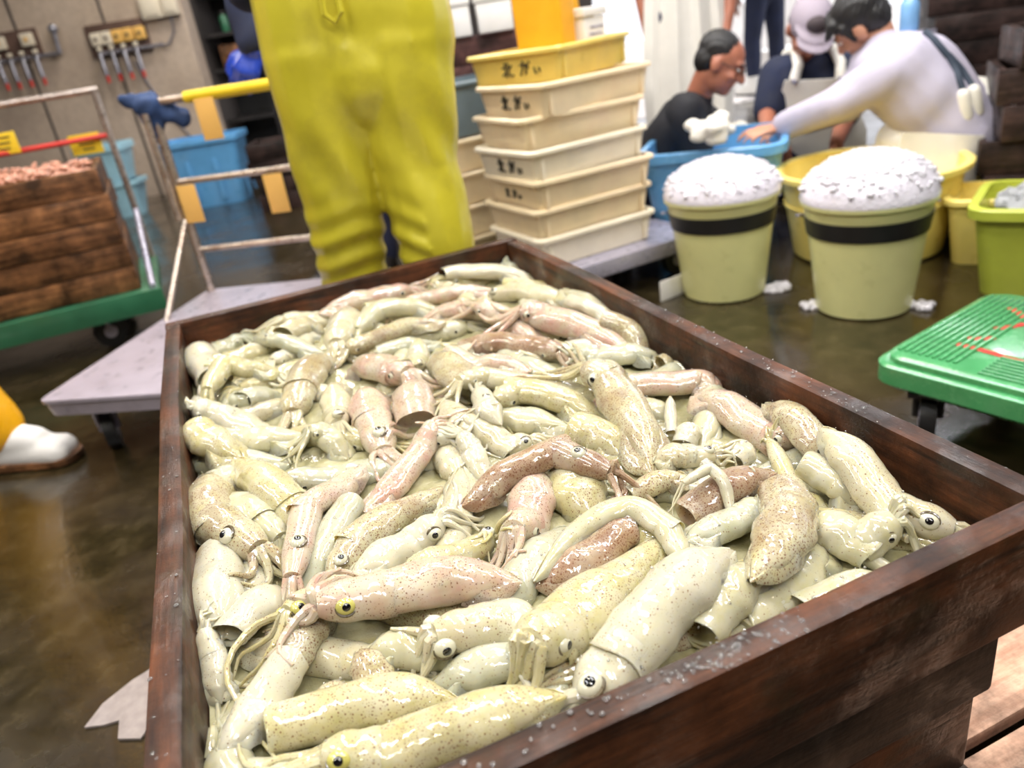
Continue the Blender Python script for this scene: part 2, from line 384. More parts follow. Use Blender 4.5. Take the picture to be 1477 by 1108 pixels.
def tub(t, w, l, h, mat, taper=.06, th=.006, fl=.022, flh=.02, r=.05, base=0., ribs=0, rim_mat=None):
    a = taper
    mb = MB(); rings(mb, [(w - a, l - a, base), (w, l, h - flh), (w - 2 * th, l - 2 * th, h - flh), (w - a - 2 * th, l - a - 2 * th, base + .008)], r)
    # loft closes onto itself through the thin wall
    body = mb.build('body', mat, t)
    rm = MB(); vs = []; fs = []
    prof = [(w + .0, l, h - flh), (w + 2 * fl, l + 2 * fl, h - flh), (w + 2 * fl, l + 2 * fl, h - .004), (w + 2 * fl - .008, l + 2 * fl - .008, h), (w - 2 * th, l - 2 * th, h), (w - 2 * th, l - 2 * th, h - flh)]
    m = 0
    for i, (ww, ll, z) in enumerate(prof):
        P = rrect(ww, ll, r + (fl if 0 < i < 4 else 0)); m = len(P); vs += [(x, y, z) for x, y in P]
    for i in range(len(prof)):
        j = (i + 1) % len(prof)
        for k in range(m): fs.append((i * m + k, i * m + (k + 1) % m, j * m + (k + 1) % m, j * m + k))
    rm.add(vs, fs).build('rim', rim_mat or mat, t)
    for s in range(ribs):
        for sx in (-1, 1):
            f = (s + .5) / ribs - .5
            o = MB().box((0, 0, 0), (.012, .016, h * .72), 0, .003).build('rib', mat, t)
            o.location = (sx * (w / 2 - a / 4 - .001), f * l * .86, h * .45); o.rotation_euler = (0, -sx * math.atan(a / 2 / h), 0)
    return body
# handwritten marks, strokes in a unit square
G1 = [[(.05, .66), (.36, .66)], [(.34, 1), (.34, .02)], [(.0, .14), (.36, .34)], [(.58, 1), (.58, .12), (.98, .10)], [(.9, .78), (.6, .55)]]
G2 = [[(.05, .70), (.55, .76), (.52, .15), (.40, .12)], [(.36, 1), (.28, .5), (.02, .05)], [(.66, .82), (.74, .45)], [(.86, .95), (.92, .78)]]
G3 = [[(.05, .50), (.10, .08), (.25, .14)], [(.42, .48), (.50, .15)]]
def writing(parent, size, at, rot):
    for gi, (G, ox) in enumerate(((G1, 0.), (G2, 1.55), (G3, 2.75))):
        mb = MB()
        for st in G: mb.tube([(0, -(ox + x) * size, (y - .5) * size) for x, y in st], size * .065, 6)
        o = mb.build('handwriting', MT['ink'], parent); o.location = at; o.rotation_euler = rot

# ------------------------------------------------------------------ wooden crates
def board(parent, L, h, th, loc, rz=0, mat=None, bev=.004, name='board', wob=.0015):
    bm = bmesh.new(); bmesh.ops.create_cube(bm, size=1); bmesh.ops.scale(bm, vec=(L, th, h), verts=bm.verts)
    bmesh.ops.subdivide_edges(bm, edges=[e for e in bm.edges if abs((e.verts[0].co - e.verts[1].co).x) > L * .5], cuts=5)
    for v in bm.verts:
        v.co.y += math.sin(v.co.x * 9 + loc[0] * 31 + loc[2] * 77) * wob; v.co.z += math.sin(v.co.x * 7 + loc[2] * 91 + 1.3) * wob
    bmesh.ops.bevel(bm, geom=[e for e in bm.edges if e.calc_face_angle(0) > .6], offset=bev, segments=2, profile=.55, affect='EDGES')
    me = bpy.data.meshes.new(name); bm.to_mesh(me); bm.free(); me.polygons.foreach_set('use_smooth', [True] * len(me.polygons))
    try: me.set_sharp_from_angle(angle=math.radians(40))
    except Exception: pass
    o = link(name, me, mat, parent); o.location = loc; o.rotation_euler = (0, 0, rz); return o
def crate(t, w, l, h, mat, rows=1, th=.024, floor=True, cleat=True, inner=None):
    rh = h / rows
    for k in range(rows):
        z = rh * (k + .5); g = .002 if rows > 1 else 0
        for s in (-1, 1):
            board(t, w, rh - g, th, (0, s * (l / 2 - th / 2), z), 0, mat)
            board(t, l - 2 * th - .001, rh - g, th, (s * (w / 2 - th / 2), 0, z), math.pi / 2, mat)
    if floor:
        n = 5
        for k in range(n):
            board(t, l - 2 * th - .002, .016, (w - 2 * th) / n - .003, (-w / 2 + th + (k + .5) * (w - 2 * th) / n, 0, .009), math.pi / 2, inner or mat)
    if cleat:
        for sx in (-1, 1):
            for sy in (-1, 1):
                board(t, h - .004, .03, .03, (sx * (w / 2 - th - .017), sy * (l / 2 - th - .017), h / 2), 0, mat, name='corner_post').rotation_euler = (0, math.pi / 2, 0)
# the squid crate and the crates below it
sq = thing('wooden_crate', 'wet dark brown wooden crate brimming with fresh pale squid', 'crate', (CW / 2, CL / 2, RIM - .106))
crate(sq, CW, CL, .106, MT['crate'], 1, .026, True, False, MT['crate_in'])
lo = thing('wooden_crate', 'greyish brown wet crate directly beneath the squid crate', 'crate', (CW / 2 - .025, CL / 2 + .004, RIM - .106 - .082), 0, 'crates stacked below the squid')
crate(lo, .655, 1.16, .08, MT['crate2'], 1, .026, False, False)
lo2 = thing('wooden_crate', 'third wet brown crate down below the squid crate', 'crate', (CW / 2 - .028, CL / 2 + .008, RIM - .106 - .082 - .107), 0, 'crates stacked below the squid')
crate(lo2, .650, 1.15, .105, MT['crate'], 1, .026, False, False)
lo3 = thing('wooden_crate', 'lowest wet brown crate of the squid stack on the bare pallet', 'crate', (CW / 2 - .026, CL / 2, .122), 0, 'crates stacked below the squid')
crate(lo3, .655, 1.16, RIM - .106 - .082 - .107 - .124, MT['crate2'], 1, .026, False, False)
pl = thing('wooden_pallet', 'bare pinkish tan pallet under the squid crates', 'pallet', (.50, .62, 0))
for k in range(9):
    board(pl, 1.30, .022, .135, (.06, -.60 + k * .15, .108), 0, MT['pallet'], .003, 'plank')
for x in (-.5, .06, .62): board(pl, 1.30, .094, .08, (x, 0, .048), math.pi / 2, MT['pallet'], .003, 'bearer')
# ------------------------------------------------------------------ the squid
def squid_mat():
    t = NT('wet squid skin'); oi = t.n('ShaderNodeObjectInfo'); tc = t.n('ShaderNodeTexCoord')
    def at(nm, ty='GEOMETRY'): x = t.n('ShaderNodeAttribute'); x.attribute_name = nm; x.attribute_type = ty; return x.outputs['Fac']
    sp, pk, yl = at('speckle', 'OBJECT'), at('pink', 'OBJECT'), at('yellow', 'OBJECT'); dor = at('dorsal')
    cmb = t.n('ShaderNodeCombineXYZ')
    for k in range(3): t.l(oi.outputs['Random'], cmb.inputs[k])
    off = t.n('ShaderNodeVectorMath', operation='SCALE'); t.l(cmb.outputs[0], off.inputs[0]); off.inputs['Scale'].default_value = 11.
    ad = t.n('ShaderNodeVectorMath', operation='ADD'); t.l(tc.outputs['Object'], ad.inputs[0]); t.l(off.outputs[0], ad.inputs[1]); v = ad.outputs[0]
    n1 = t.noise(v, 28, 4); n2 = t.noise(v, 60, 5, .6)
    base = t.mix(t.ramp(n1, [(.35, (0, 0, 0)), (.7, (.55,) * 3)]), oi.outputs['Color'], (.60, .575, .47, 1))
    base = t.mix(t.math('MULTIPLY', t.ramp(n2, [(.45, (0, 0, 0)), (.72, (1,) * 3)]), t.math('ADD', t.math('MULTIPLY', yl, .8), .12)), base, (.42, .38, .15, 1))
    nv = t.noise(v, 36, 3)
    base = t.mix(t.math('MULTIPLY', t.ramp(nv, [(.42, (0, 0, 0)), (.66, (1,) * 3)]), pk), base, (.50, .22, .19, 1))
    nb = t.noise(v, 24, 4)
    brown = t.math('MULTIPLY', t.ramp(nb, [(.44, (0, 0, 0)), (.70, (1,) * 3)]), t.math('MULTIPLY', t.math('SUBTRACT', sp, .6, None, True), 2.0), None, True)
    base = t.mix(brown, base, (.19, .09, .045, 1))
    def dots(scale, r0, keep):
        vo = t.n('ShaderNodeTexVoronoi'); vo.inputs['Scale'].default_value = scale; t.l(v, vo.inputs['Vector'])
        sc = t.n('ShaderNodeSeparateColor'); t.l(vo.outputs['Color'], sc.inputs[0])
        rad = t.math('MULTIPLY', t.math('ADD', r0, t.math('MULTIPLY', sc.outputs[1], r0 * .9)), t.math('ADD', .78, t.math('MULTIPLY', sp, .48))); d = t.math('SUBTRACT', rad, vo.outputs['Distance']); d = t.math('MULTIPLY', d, 9., None, True)
        dens = t.math('MULTIPLY', sp, t.ramp(t.noise(v, 34, 3), [(.34, (.12,) * 3), (.6, (1,) * 3)])); dens = t.math('MULTIPLY', dens, t.math('ADD', t.math('MULTIPLY', dor, .85), .15)); k = t.math('MULTIPLY', t.math('SUBTRACT', t.math('MULTIPLY', dens, keep), sc.outputs[0]), 12., None, True)
        return t.math('MULTIPLY', d, k, None, True)
    d = t.math('MAXIMUM', dots(400, .20, 3.0), t.math('MULTIPLY', dots(650, .20, 2.2), .7))
    col = t.mix(t.math('MULTIPLY', d, .88), base, (.17, .065, .03, 1))
    t.set(Base_Color=col, Roughness=.38, Specular_IOR_Level=.22, Subsurface_Weight=.55, Subsurface_Radius=(.007, .0055, .003), Subsurface_Scale=1., Coat_Weight=1., Coat_Roughness=.02, Coat_IOR=1.5)
    h = t.math('ADD', t.math('MULTIPLY', t.noise(v, 55, 2), .8), t.math('MULTIPLY', t.noise(v, 240, 2), .05)); b = t.bump(h, .2, .003); b2 = t.n('ShaderNodeBump'); b2.inputs['Strength'].default_value = .4; b2.inputs['Distance'].default_value = .0035; t.l(h, b2.inputs['Height']); t.l(b2.outputs[0], t.b.inputs['Coat Normal'])
    return t.m
MT['squid'] = squid_mat()
def plainc(name, c, rough, coat=1.):
    t = NT(name); t.set(Base_Color=c, Roughness=rough, Coat_Weight=coat, Coat_Roughness=.03); return t.m
MT['eye_w'] = plain('squid eye white', (.60, .58, .44, 1), .2, coat=1, var=.08, vs=120); MT['eye_y'] = plain('squid eye gold', (.50, .46, .12, 1), .2, coat=1, var=.12, vs=120)
MT['pupil'] = plainc('squid pupil', (.004, .004, .005, 1), .12)
MT['lid'] = plain('dark eyelid skin', (.10, .075, .04, 1), .3, coat=.8, var=.4, vs=150)
def slurry_mat():
    t = NT('milky squid slime'); v = t.coord('Object'); n = t.noise(v, 40, 5)
    t.set(Base_Color=t.ramp(n, [(.3, (.32, .30, .15, 1)), (.7, (.50, .47, .30, 1))]), Roughness=.15, Coat_Weight=1., Coat_Roughness=.03, Subsurface_Weight=.4, Subsurface_Radius=(.01, .009, .006), Subsurface_Scale=1.)
    h = t.math('ADD', t.noise(v, 70, 4), t.math('MULTIPLY', t.noise(v, 300, 2), .3)); t.bump(h, .5, .004); return t.m
MT['slurry'] = slurry_mat()
TONE = {  # colour, speckle, pink, yellow
    'white': ((.84, .81, .70), .22, .05, .1), 'cream': ((.80, .75, .58), .35, .10, .3), 'yellow': ((.74, .68, .42), .45, .05, .9), 'pink': ((.80, .66, .58), .55, .75, .2),
    'brown': ((.54, .38, .28), 1.0, .3, .15), 'grey': ((.62, .64, .54), .22, .0, .2), 'speck': ((.74, .69, .50), .85, .05, .5), 'clear': ((.72, .70, .54), .18, .05, .5)}
INX0, INX1, INY0, INY1 = .030, CW - .030, .030, CL - .030
HG = .004; NX, NY = int(CW / HG) + 1, int(CL / HG) + 1
SLZ = RIM - .068
HF = np.full((NX, NY), SLZ) + .004 * (rng.random((NX, NY)) - .5)
def hget(x, y):
    i = int(min(max(x / HG, 0), NX - 1)); j = int(min(max(y / HG, 0), NY - 1)); return HF[i, j]
def hdisc(x, y, r):
    i0, i1 = max(0, int((x - r) / HG)), min(NX, int((x + r) / HG) + 2); j0, j1 = max(0, int((y - r) / HG)), min(NY, int((y + r) / HG) + 2)
    if i0 >= i1 or j0 >= j1: return SLZ
    a = HF[i0:i1, j0:j1].ravel(); a = np.sort(a)[::-1]; return float(a[:max(1, len(a) // 2)].mean())
def hstamp(x, y, z, r, h):
    i0, i1 = max(0, int((x - r) / HG)), min(NX, int((x + r) / HG) + 2); j0, j1 = max(0, int((y - r) / HG)), min(NY, int((y + r) / HG) + 2)
    if i0 >= i1 or j0 >= j1: return
    X, Y = np.meshgrid(np.arange(i0, i1) * HG, np.arange(j0, j1) * HG, indexing='ij'); d2 = ((X - x) ** 2 + (Y - y) ** 2) / (r * r)
    t = np.where(d2 < 1, z + h * np.sqrt(np.clip(1 - d2, 0, 1)), -1); HF[i0:i1, j0:j1] = np.maximum(HF[i0:i1, j0:j1], t)
def curve(P, n):
    """Catmull-Rom through points, n samples"""
    P = [np.array(p, float) for p in P]
    if len(P) == 2: return [P[0] + (P[1] - P[0]) * i / (n - 1) for i in range(n)]
    Q = [2 * P[0] - P[1]] + P + [2 * P[-1] - P[-2]]; out = []; m = len(P) - 1
    for i in range(n):
        u = i / (n - 1) * m; k = min(int(u), m - 1); f = u - k; a, b, c, d = Q[k:k + 4]
        out.append(.5 * ((2 * b) + (-a + c) * f + (2 * a - 5 * b + 4 * c - d) * f * f + (-a + 3 * b - 3 * c + d) * f ** 3))
    return out
def clampxy(p, r):
    return np.array([min(max(p[0], INX0 + r * .8), INX1 - r * .8), min(max(p[1], INY0 + r * .8), INY1 - r * .8)])
def loft(mb, P, U, Wd, rw, rh, n, flat=.0):
    vs = []; m = len(P)
    for i in range(m):
        for k in range(n):
            a = 2 * math.pi * k / n; s = math.sin(a); vs.append(P[i] + U[i] * (math.cos(a) * rw[i]) + Wd[i] * (s * rh[i] * (1 - flat if s < 0 else 1)))
    fs = [(i * n + k, i * n + (k + 1) % n, (i + 1) * n + (k + 1) % n, (i + 1) * n + k) for i in range(m - 1) for k in range(n)]
    mb.add(vs, fs); return n * m
def setdorsal(me, f):
    at = me.attributes.new('dorsal', 'FLOAT', 'POINT'); at.data.foreach_set('value', np.array(f, np.float32))
def _proj(p):
    d = (np.array(p) - CAM) @ RC; return (738.5 + FPX * d[0] / -d[2], 554. - FPX * d[1] / -d[2])
NSQ = [0]
def squid(label, tone, M, hw, head=None, eye=None, arms=8, armlen=.42, armpts=None, zoff=0., fin=.8, hgt=.80, eyec='eye_w', armdir=None, eyer=1., lift=.4, sag=.5, open_=True, tilt=0.):
    """M: pixel path from tail tip to the collar; head: pixel of the front of the head; hw: half width in pixels"""
    zs = RIM - .034
    rs = random.Random(NSQ[0] * 13 + 5); NSQ[0] += 1
    for _pass in range(3):
        xy = [np.array(atz(px, py, zs)[:2]) for px, py in M]
        mid = atz(*M[len(M) // 2], zs); w = hw * 1.12 * depth(mid) / FPX
        N = 22; C = [clampxy(p, w * .6) for p in curve(xy, N)]
        L = sum(np.linalg.norm(C[i + 1] - C[i]) for i in range(N - 1)); h = w * hgt
        prof = []
        for i in range(N):
            u = i / (N - 1); r = min(1, .10 + .92 * math.sin(min(u / .64, 1) * math.pi / 2) ** .95) if u < .64 else 1.0 - .10 * ((u - .64) / .36) ** 1.5
            prof.append(min(r, 1) if u < .94 else prof[-1] * .985)
        sup = [hdisc(C[i][0], C[i][1], max(.005, w * prof[i] * .8)) for i in range(N)]
        us = np.arange(N) / (N - 1); A = np.polyfit(us, sup, 1); lin = np.polyval(A, us); sm = np.array(sup)
        for _ in range(10): sm = np.convolve(np.pad(sm, 2, mode='edge'), [.1, .2, .4, .2, .1], 'valid')
        zc = (1 - sag) * lin + sag * sm; z = [zc[i] + h * prof[i] * lift + zoff for i in range(N)]
        z = [min(q, RIM - .010 - h * prof[i] * .55 + tilt) for i, q in enumerate(z)]
        zs = float(np.mean(z))
    P = [V((C[i][0], C[i][1], z[i])) for i in range(N)]
    cen = P[N // 2].copy()
    for i in range(N):
        for k in range(2): hstamp(C[i][0], C[i][1], z[i], max(.004, w * prof[i]), h * prof[i])
        if i < N - 1:
            m = (C[i] + C[i + 1]) / 2; hstamp(m[0], m[1], (z[i] + z[i + 1]) / 2, max(.004, w * (prof[i] + prof[i + 1]) / 2), h * (prof[i] + prof[i + 1]) / 2)
    T = [(P[min(i + 1, N - 1)] - P[max(i - 1, 0)]).normalized() for i in range(N)]
    def fr(t): u = t.cross(UP).normalized(); return u, u.cross(t).normalized()
    root = thing('squid', label, 'squid', cen, 0, 'fresh squid in the wooden crate')
    def fin_obj(o, dors=None):
        g_ = rs.uniform(.55, .66); o.color = (*[x * g_ * q for x, q in zip(TONE[tone][0], (1.02, 1., .86))], 1); o['speckle'] = TONE[tone][1]; o['pink'] = TONE[tone][2] * rs.uniform(.4, .8); o['yellow'] = TONE[tone][3]
        if o.data.attributes.get('dorsal') is None: setdorsal(o.data, dors if dors is not None else [1.] * len(o.data.vertices))
    # mantle: outer skin, lip, and an inner pocket
    n = 24; ph_ = rs.uniform(0, 6.28); mb = MB(); U = []; Wd = []; Q = []; RW = []; RH = []
    tip = P[0] - T[0] * w * .10
    Q.append(tip); u_, w_ = fr(T[0]); U.append(u_); Wd.append(w_); RW.append(w * .02); RH.append(h * .02)
    for i in range(N):
        u_, w_ = fr(T[i]); wob = 1 + .05 * math.sin(i * .9 + ph_) + .03 * math.sin(i * 2.1 + 2 * ph_); Q.append(P[i]); U.append(u_); Wd.append(w_); RW.append(w * prof[i] * wob); RH.append(h * prof[i] * (2 - wob))
    lipt = .0018
    for d, sc in ((.003, .985), (.0034, .96), (.001, .93), (-.006, .86), (-.011, .70), (-.013, .30)):
        u_, w_ = fr(T[-1]); Q.append(P[-1] + T[-1] * d); U.append(u_); Wd.append(w_); RW.append(w * prof[-1] * sc); RH.append(h * prof[-1] * sc)
    Q = [q - cen for q in Q]
    nv = loft(mb, Q, U, Wd, RW, RH, n, .18); am_ = w * .030
    for i in range(1, N + 1):
        for k in range(n):
            a = 2 * math.pi * k / n; s_ = am_ * (math.sin(2 * a + ph_ + i * .35) + .7 * math.sin(3 * a - i * .5 + 2 * ph_)) * prof[i - 1] * (.3 if i > N - 3 else 1); mb.v[i * n + k] = tuple(V(mb.v[i * n + k]) + U[i] * math.cos(a) * s_ + Wd[i] * math.sin(a) * s_)
    # dorsal point of the collar, slight scallop
    for i in range(len(Q) - 6 - 2, len(Q) - 3):
        for k in range(n):
            a = 2 * math.pi * k / n; vtx = V(mb.v[i * n + k]); mb.v[i * n + k] = tuple(vtx + T[-1] * w * (.16 * max(0, math.sin(a)) ** 3 - .05 * math.cos(3 * a + rs.random() * .2)) * (.5 if i < len(Q) - 7 else 1))
    mb.f += [tuple(range(n))[::-1], tuple(range((len(Q) - 1) * n, len(Q) * n))]
    me = mb.mesh('mantle'); dors = [.5 + .5 * math.sin(2 * math.pi * (k % n) / n) for k in range(len(me.vertices))]
    me.polygons.foreach_set('use_smooth', [True] * len(me.polygons)); o = link('mantle', me, MT['squid'], root); fin_obj(o, [d * (1 if k < (N + 2) * n else 0) for k, d in enumerate(dors)])
    # fins
    if fin > 0:
        for s in (-1, 1):
            top = []; bot = []; R_, Cn = 9, 5; e = int(N * .46)
            for i in range(R_):
                u = i / (R_ - 1); k = 0 + u * e; k0 = int(k); f = k - k0; b = P[k0].lerp(P[min(k0 + 1, N - 1)], f) - cen; uu, ww = fr(T[k0]); pr = prof[k0] + (prof[min(k0 + 1, N - 1)] - prof[k0]) * f
                wd = w * fin * .85 * math.sin(math.pi * min(1, .06 + u ** .85 * .94)) ** .8
                for j in range(Cn):
                    v = j / (Cn - 1); q = b + uu * s * (w * pr * .80 + wd * v) + ww * (h * pr * .30 - (h * pr * .9 + .15 * wd) * v * v + .0018 * math.sin(u * 9 + v * 3)) - T[k0] * wd * v * .30
                    th = .0016 * (1 - .75 * v); top.append(q + ww * th); bot.append(q - ww * th)
            NN = R_ * Cn; fs = []
            for i in range(R_ - 1):
                for j in range(Cn - 1):
                    q = (i * Cn + j, i * Cn + j + 1, (i + 1) * Cn + j + 1, (i + 1) * Cn + j); fs += [q, tuple(NN + k for k in q[::-1])]
            ed = list(range(Cn)) + [i * Cn + Cn - 1 for i in range(1, R_)] + [(R_ - 1) * Cn + j for j in range(Cn - 2, -1, -1)] + [i * Cn for i in range(R_ - 2, 0, -1)]
            fs += [(ed[k], ed[(k + 1) % len(ed)], ed[(k + 1) % len(ed)] + NN, ed[k] + NN) for k in range(len(ed))]
            o = MB().add(top + bot, fs).build('fin', MT['squid'], root); fin_obj(o)
    if head is None: return root
    # head
    hp = np.array(atz(*head, z[-1])[:2]); hp = clampxy(hp, w * .3); a0 = P[-1] - T[-1] * w * .55
    hz = max(hdisc(hp[0], hp[1], w * .4) + w * .30, z[-1] - h * .5); hz = min(hz, RIM - .012 - w * .2, z[-1] + w * 1.0); b0 = V((hp[0], hp[1], hz)); HL = (b0 - a0).length
    HN = 10; HP = [a0.lerp(b0, i / (HN - 1)) for i in range(HN)]; ht = (b0 - a0).normalized(); hu, hwv = fr(ht)
    hr = [w * x for x in (.90, .92, .90, .84, .80, .82, .80, .72, .60, .44)]
    mb = MB(); loft(mb, [p - cen for p in HP], [hu] * HN, [hwv] * HN, hr, [r * .86 for r in hr], 20); mb.f += [tuple(range(20))[::-1], tuple(range((HN - 1) * 20, HN * 20))]
    me = mb.mesh('head'); me.polygons.foreach_set('use_smooth', [True] * len(me.polygons)); o = link('head', me, MT['squid'], root); fin_obj(o, [.5] * len(me.vertices))
    for i in range(3, HN): hstamp(HP[i].x, HP[i].y, HP[i].z, hr[i], hr[i] * .8)
    # funnel under the collar
    fq = P[-1] - cen - UP * h * .25 + hu * w * .25
    o = MB().tube([fq - T[-1] * .006, fq + T[-1] * w * .35, fq + T[-1] * w * .75 + UP * .001], [w * .34, w * .30, w * .20], 12).build('funnel', MT['squid'], root); fin_obj(o, [0] * len(o.data.vertices))
    # eyes
    er = w * .33 * eyer * (1 if eye is not None else .78)
    if eye is not None:
        pe = atz(*eye, hz + w * .3); tt = max(.25, min(.92, (pe - a0).dot(ht) / HL)); c = a0 + ht * HL * tt; vd = V(CAM) - c; vd = (vd - ht * vd.dot(ht)).normalized(); la = ht.cross(vd)
        s_ = max(-.75, min(.75, (pe - c).dot(la) / (w * .8))); dv = (vd * math.sqrt(1 - s_ * s_) + la * s_ + UP * .12).normalized(); dv = (dv - ht * dv.dot(ht)).normalized()
        rl = w * (.84 if tt < .7 else .80) * (.86 + .14 * abs(dv.dot(hu))); pos = [c + dv * rl * .82, c - dv * rl * .74]; dirs = [(dv + hwv * .15).normalized(), -dv]
    else:
        c = a0 + ht * HL * .62; dv = (hu * rs.choice((-1, 1)) + hwv * .1).normalized(); pos = [c + dv * w * .64, c - dv * w * .64]; dirs = [dv, -dv]
    for ei, (pc, dv) in enumerate(zip(pos, dirs)):
        q3 = dv.cross(ht).normalized(); R_ = Matrix((ht, q3, dv)).transposed()
        e_ = MB().ell(pc - cen, (er * 1.12, er * .92, er * .72), R_, 18, 10).build('eye', MT[eyec], root)
        MB().ell(pc - cen + dv * er * .62, (er * .47, er * .44, er * .16), R_, 16, 8).build('pupil', MT['pupil'], e_)
        if ei == 0:
            lid = MB(); lid.tube([pc - cen + ht * er * 1.12 * math.cos(a) + q3 * er * .98 * math.sin(a) + dv * er * .12 for a in [math.pi * i / 12 for i in range(13)]], [er * (.05 + .16 * math.sin(math.pi * i / 12)) for i in range(13)], 8); lid.build('eyelid', MT['lid'], e_)
    # arms
    if armpts:
        paths = [[np.array(b0[:2])] + [np.array(atz(px, py, zs)[:2]) for px, py in ap] for ap in armpts]
    else: paths = []
    d2 = np.array(ht[:2]); d2 /= max(1e-6, np.linalg.norm(d2))
    if armdir is not None: q = np.array(atz(*armdir, zs)[:2]) - np.array(b0[:2]); d2 = q / np.linalg.norm(q)
    for k in range(arms):
        f = (k + .5) / arms - .5; ang = f * .95 + rs.uniform(-.12, .12); AL = L * 1.1 * armlen * rs.uniform(.75, 1.25); p = np.array(b0[:2]) + np.array([-d2[1], d2[0]]) * f * w * .7; pts = [p]; cur = rs.uniform(-2.2, 2.2)
        for i in range(5):
            a = ang + cur * ((i + 1) / 5) ** 1.6; dd = np.array([d2[0] * math.cos(a) - d2[1] * math.sin(a), d2[0] * math.sin(a) + d2[1] * math.cos(a)]); p = p + dd * AL / 5; pts.append(clampxy(p, .004))
        paths.append(pts)
    for ai, pts in enumerate(paths):
        big = ai < len(armpts or []); m = 12 if big else 9; cp = curve(pts, m); r0 = w * (.21 if big else .20); rr = [r0 * (1 - .72 * i / (m - 1)) for i in range(m)]
        zz = [max(hget(c[0], c[1]) + rr[i] * .45, b0.z - .30 * w - .0035 * i) for i, c in enumerate(cp)]; zz[0] = b0.z
        for _ in range(2): zz = [zz[0]] + [(zz[i - 1] + 2 * zz[i] + zz[min(i + 1, m - 1)]) / 4 for i in range(1, m)]
        zz = [min(q, RIM - .004) for q in zz]
        o = MB().tube([V((c[0], c[1], q)) - cen for c, q in zip(cp, zz)], rr, 8).build('arm', MT['squid'], root); me = o.data; me.polygons.foreach_set('use_smooth', [True] * len(me.polygons)); fin_obj(o, [.25] * len(me.vertices))
        for c, q, r in zip(cp, zz, rr): hstamp(c[0], c[1], q, max(r, .003), r * .7)
    return root
# traced from the back of the crate to the front, lowest of each heap first
S = squid
ORDN = ['first', 'second', 'third', 'fourth', 'fifth', 'sixth', 'seventh', 'eighth', 'ninth', 'tenth']
rf_ = random.Random(21)
for r in range(9):
    for c in range(6):
        x = INX0 + .05 + (INX1 - INX0 - .10) * (c + .5 * (r % 2) * .6) / 5.3; y = INY1 - .05 - (INY1 - INY0 - .10) * r / 8; a = rf_.uniform(0, 6.283); Lm = rf_.uniform(.09, .125); dx, dy = math.cos(a), math.sin(a); ton = ('white', 'cream', 'clear', 'yellow', 'speck', 'grey')[rf_.randrange(6)]
        x = min(max(x, INX0 + .03), INX1 - .03)
        pj_ = lambda k: V(CAM) and _proj((x + dx * k, y + dy * k, RIM - .034))
        S('half buried %s squid, %s from the left board, %s row from the back' % ({'clear': 'translucent', 'speck': 'speckled'}.get(ton, ton), ORDN[c], ORDN[r]), ton, [pj_(-Lm * .6), pj_(-.01), pj_(Lm * .45)], rf_.uniform(.015, .021) * FPX / depth((x, y, RIM - .034)), pj_(Lm * .45 + .035), arms=7, armlen=.55, fin=.7, lift=.25)
# -- back edge
S('white squid lying topmost along the back board near the far corner', 'white', [(780, 396), (720, 390), (640, 398)], 13, None)
S('pink brown squid just before the white one at the back board', 'pink', [(725, 406), (660, 416), (605, 430)], 13, (585, 440), arms=5)
S('yellowish squid whose finned tail points at the far corner', 'yellow', [(826, 400), (780, 402), (730, 402)], 13, None, fin=1.1)
S('cream squid with a small dark eye below the far corner', 'cream', [(848, 440), (790, 428), (740, 420)], 17, (706, 420), (722, 418), armdir=(660, 440))
S('pointed tail fin standing up at the right board below the far corner', 'clear', [(862, 408), (875, 430), (896, 462)], 16, None, zoff=.008, fin=.9)
S('pinkish wedge shaped squid leaning along the left half of the back board', 'pink', [(462, 452), (510, 434), (560, 424)], 17, (590, 416), arms=6)
S('smooth humped squid below the back board, left of the pinkish wedge', 'cream', [(456, 452), (432, 462), (408, 476)], 19, None)
S('thin grey squid with a dark eye lying near the left end of the back board', 'grey', [(470, 496), (430, 492), (395, 490)], 13, (368, 484), (408, 487), arms=5)
S('swollen white squid standing in the back left corner', 'white', [(292, 496), (288, 515), (312, 548)], 24, None, zoff=.006, fin=.3)
S('tiny round white squid at the left board below the swollen one', 'white', [(284, 545), (290, 556), (294, 572)], 12, None, fin=0)
S('yellowish squid lying level in the back left corner', 'yellow', [(400, 524), (360, 532), (318, 538)], 17, (296, 556), arms=5)
S('pale pink squid lying level in the back middle of the heap', 'pink', [(600, 460), (650, 452), (708, 458)], 15, (735, 452), arms=5)
S('translucent white squid left of the middle of the back rows', 'clear', [(640, 436), (590, 446), (535, 462)], 17, (512, 470))
S('short squid with gaping collar beside the translucent white one', 'cream', [(506, 446), (500, 464), (490, 484)], 22, (486, 500), arms=5)
S('pale squid stretched beneath the far corner rows', 'white', [(900, 472), (862, 458), (826, 448)], 13, None)
S('squid with torn open collar near the middle of the back rows', 'pink', [(782, 492), (745, 466), (712, 456)], 19, (690, 452), arms=6)
S('peach sheened squid whose tail points at the right board', 'pink', [(920, 502), (865, 482), (790, 464), (772, 460)], 22, (752, 458), arms=5)
S('yellowish speckled squid with a ragged tail touching the right board', 'speck', [(970, 482), (925, 480), (876, 476)], 17, None, fin=1.1)
S('long olive brown speckled squid crossing the upper middle', 'speck', [(642, 464), (585, 474), (518, 496)], 15, (500, 505), arms=5)
S('bluish white squid below the long olive brown one', 'grey', [(632, 488), (590, 502), (550, 510)], 14, None)
S('brown flecked squid lying level in the upper middle', 'brown', [(662, 486), (720, 494), (784, 504)], 18, (808, 510), arms=4)
S('bluish white squid right of the middle, beside the speckled tail fin', 'grey', [(962, 512), (910, 516), (852, 522)], 18, (836, 518), arms=4)
S('yellow speckled tail fin by the right board beyond the bluish squid', 'speck', [(1004, 500), (985, 508), (955, 518)], 15, None, fin=1.2)
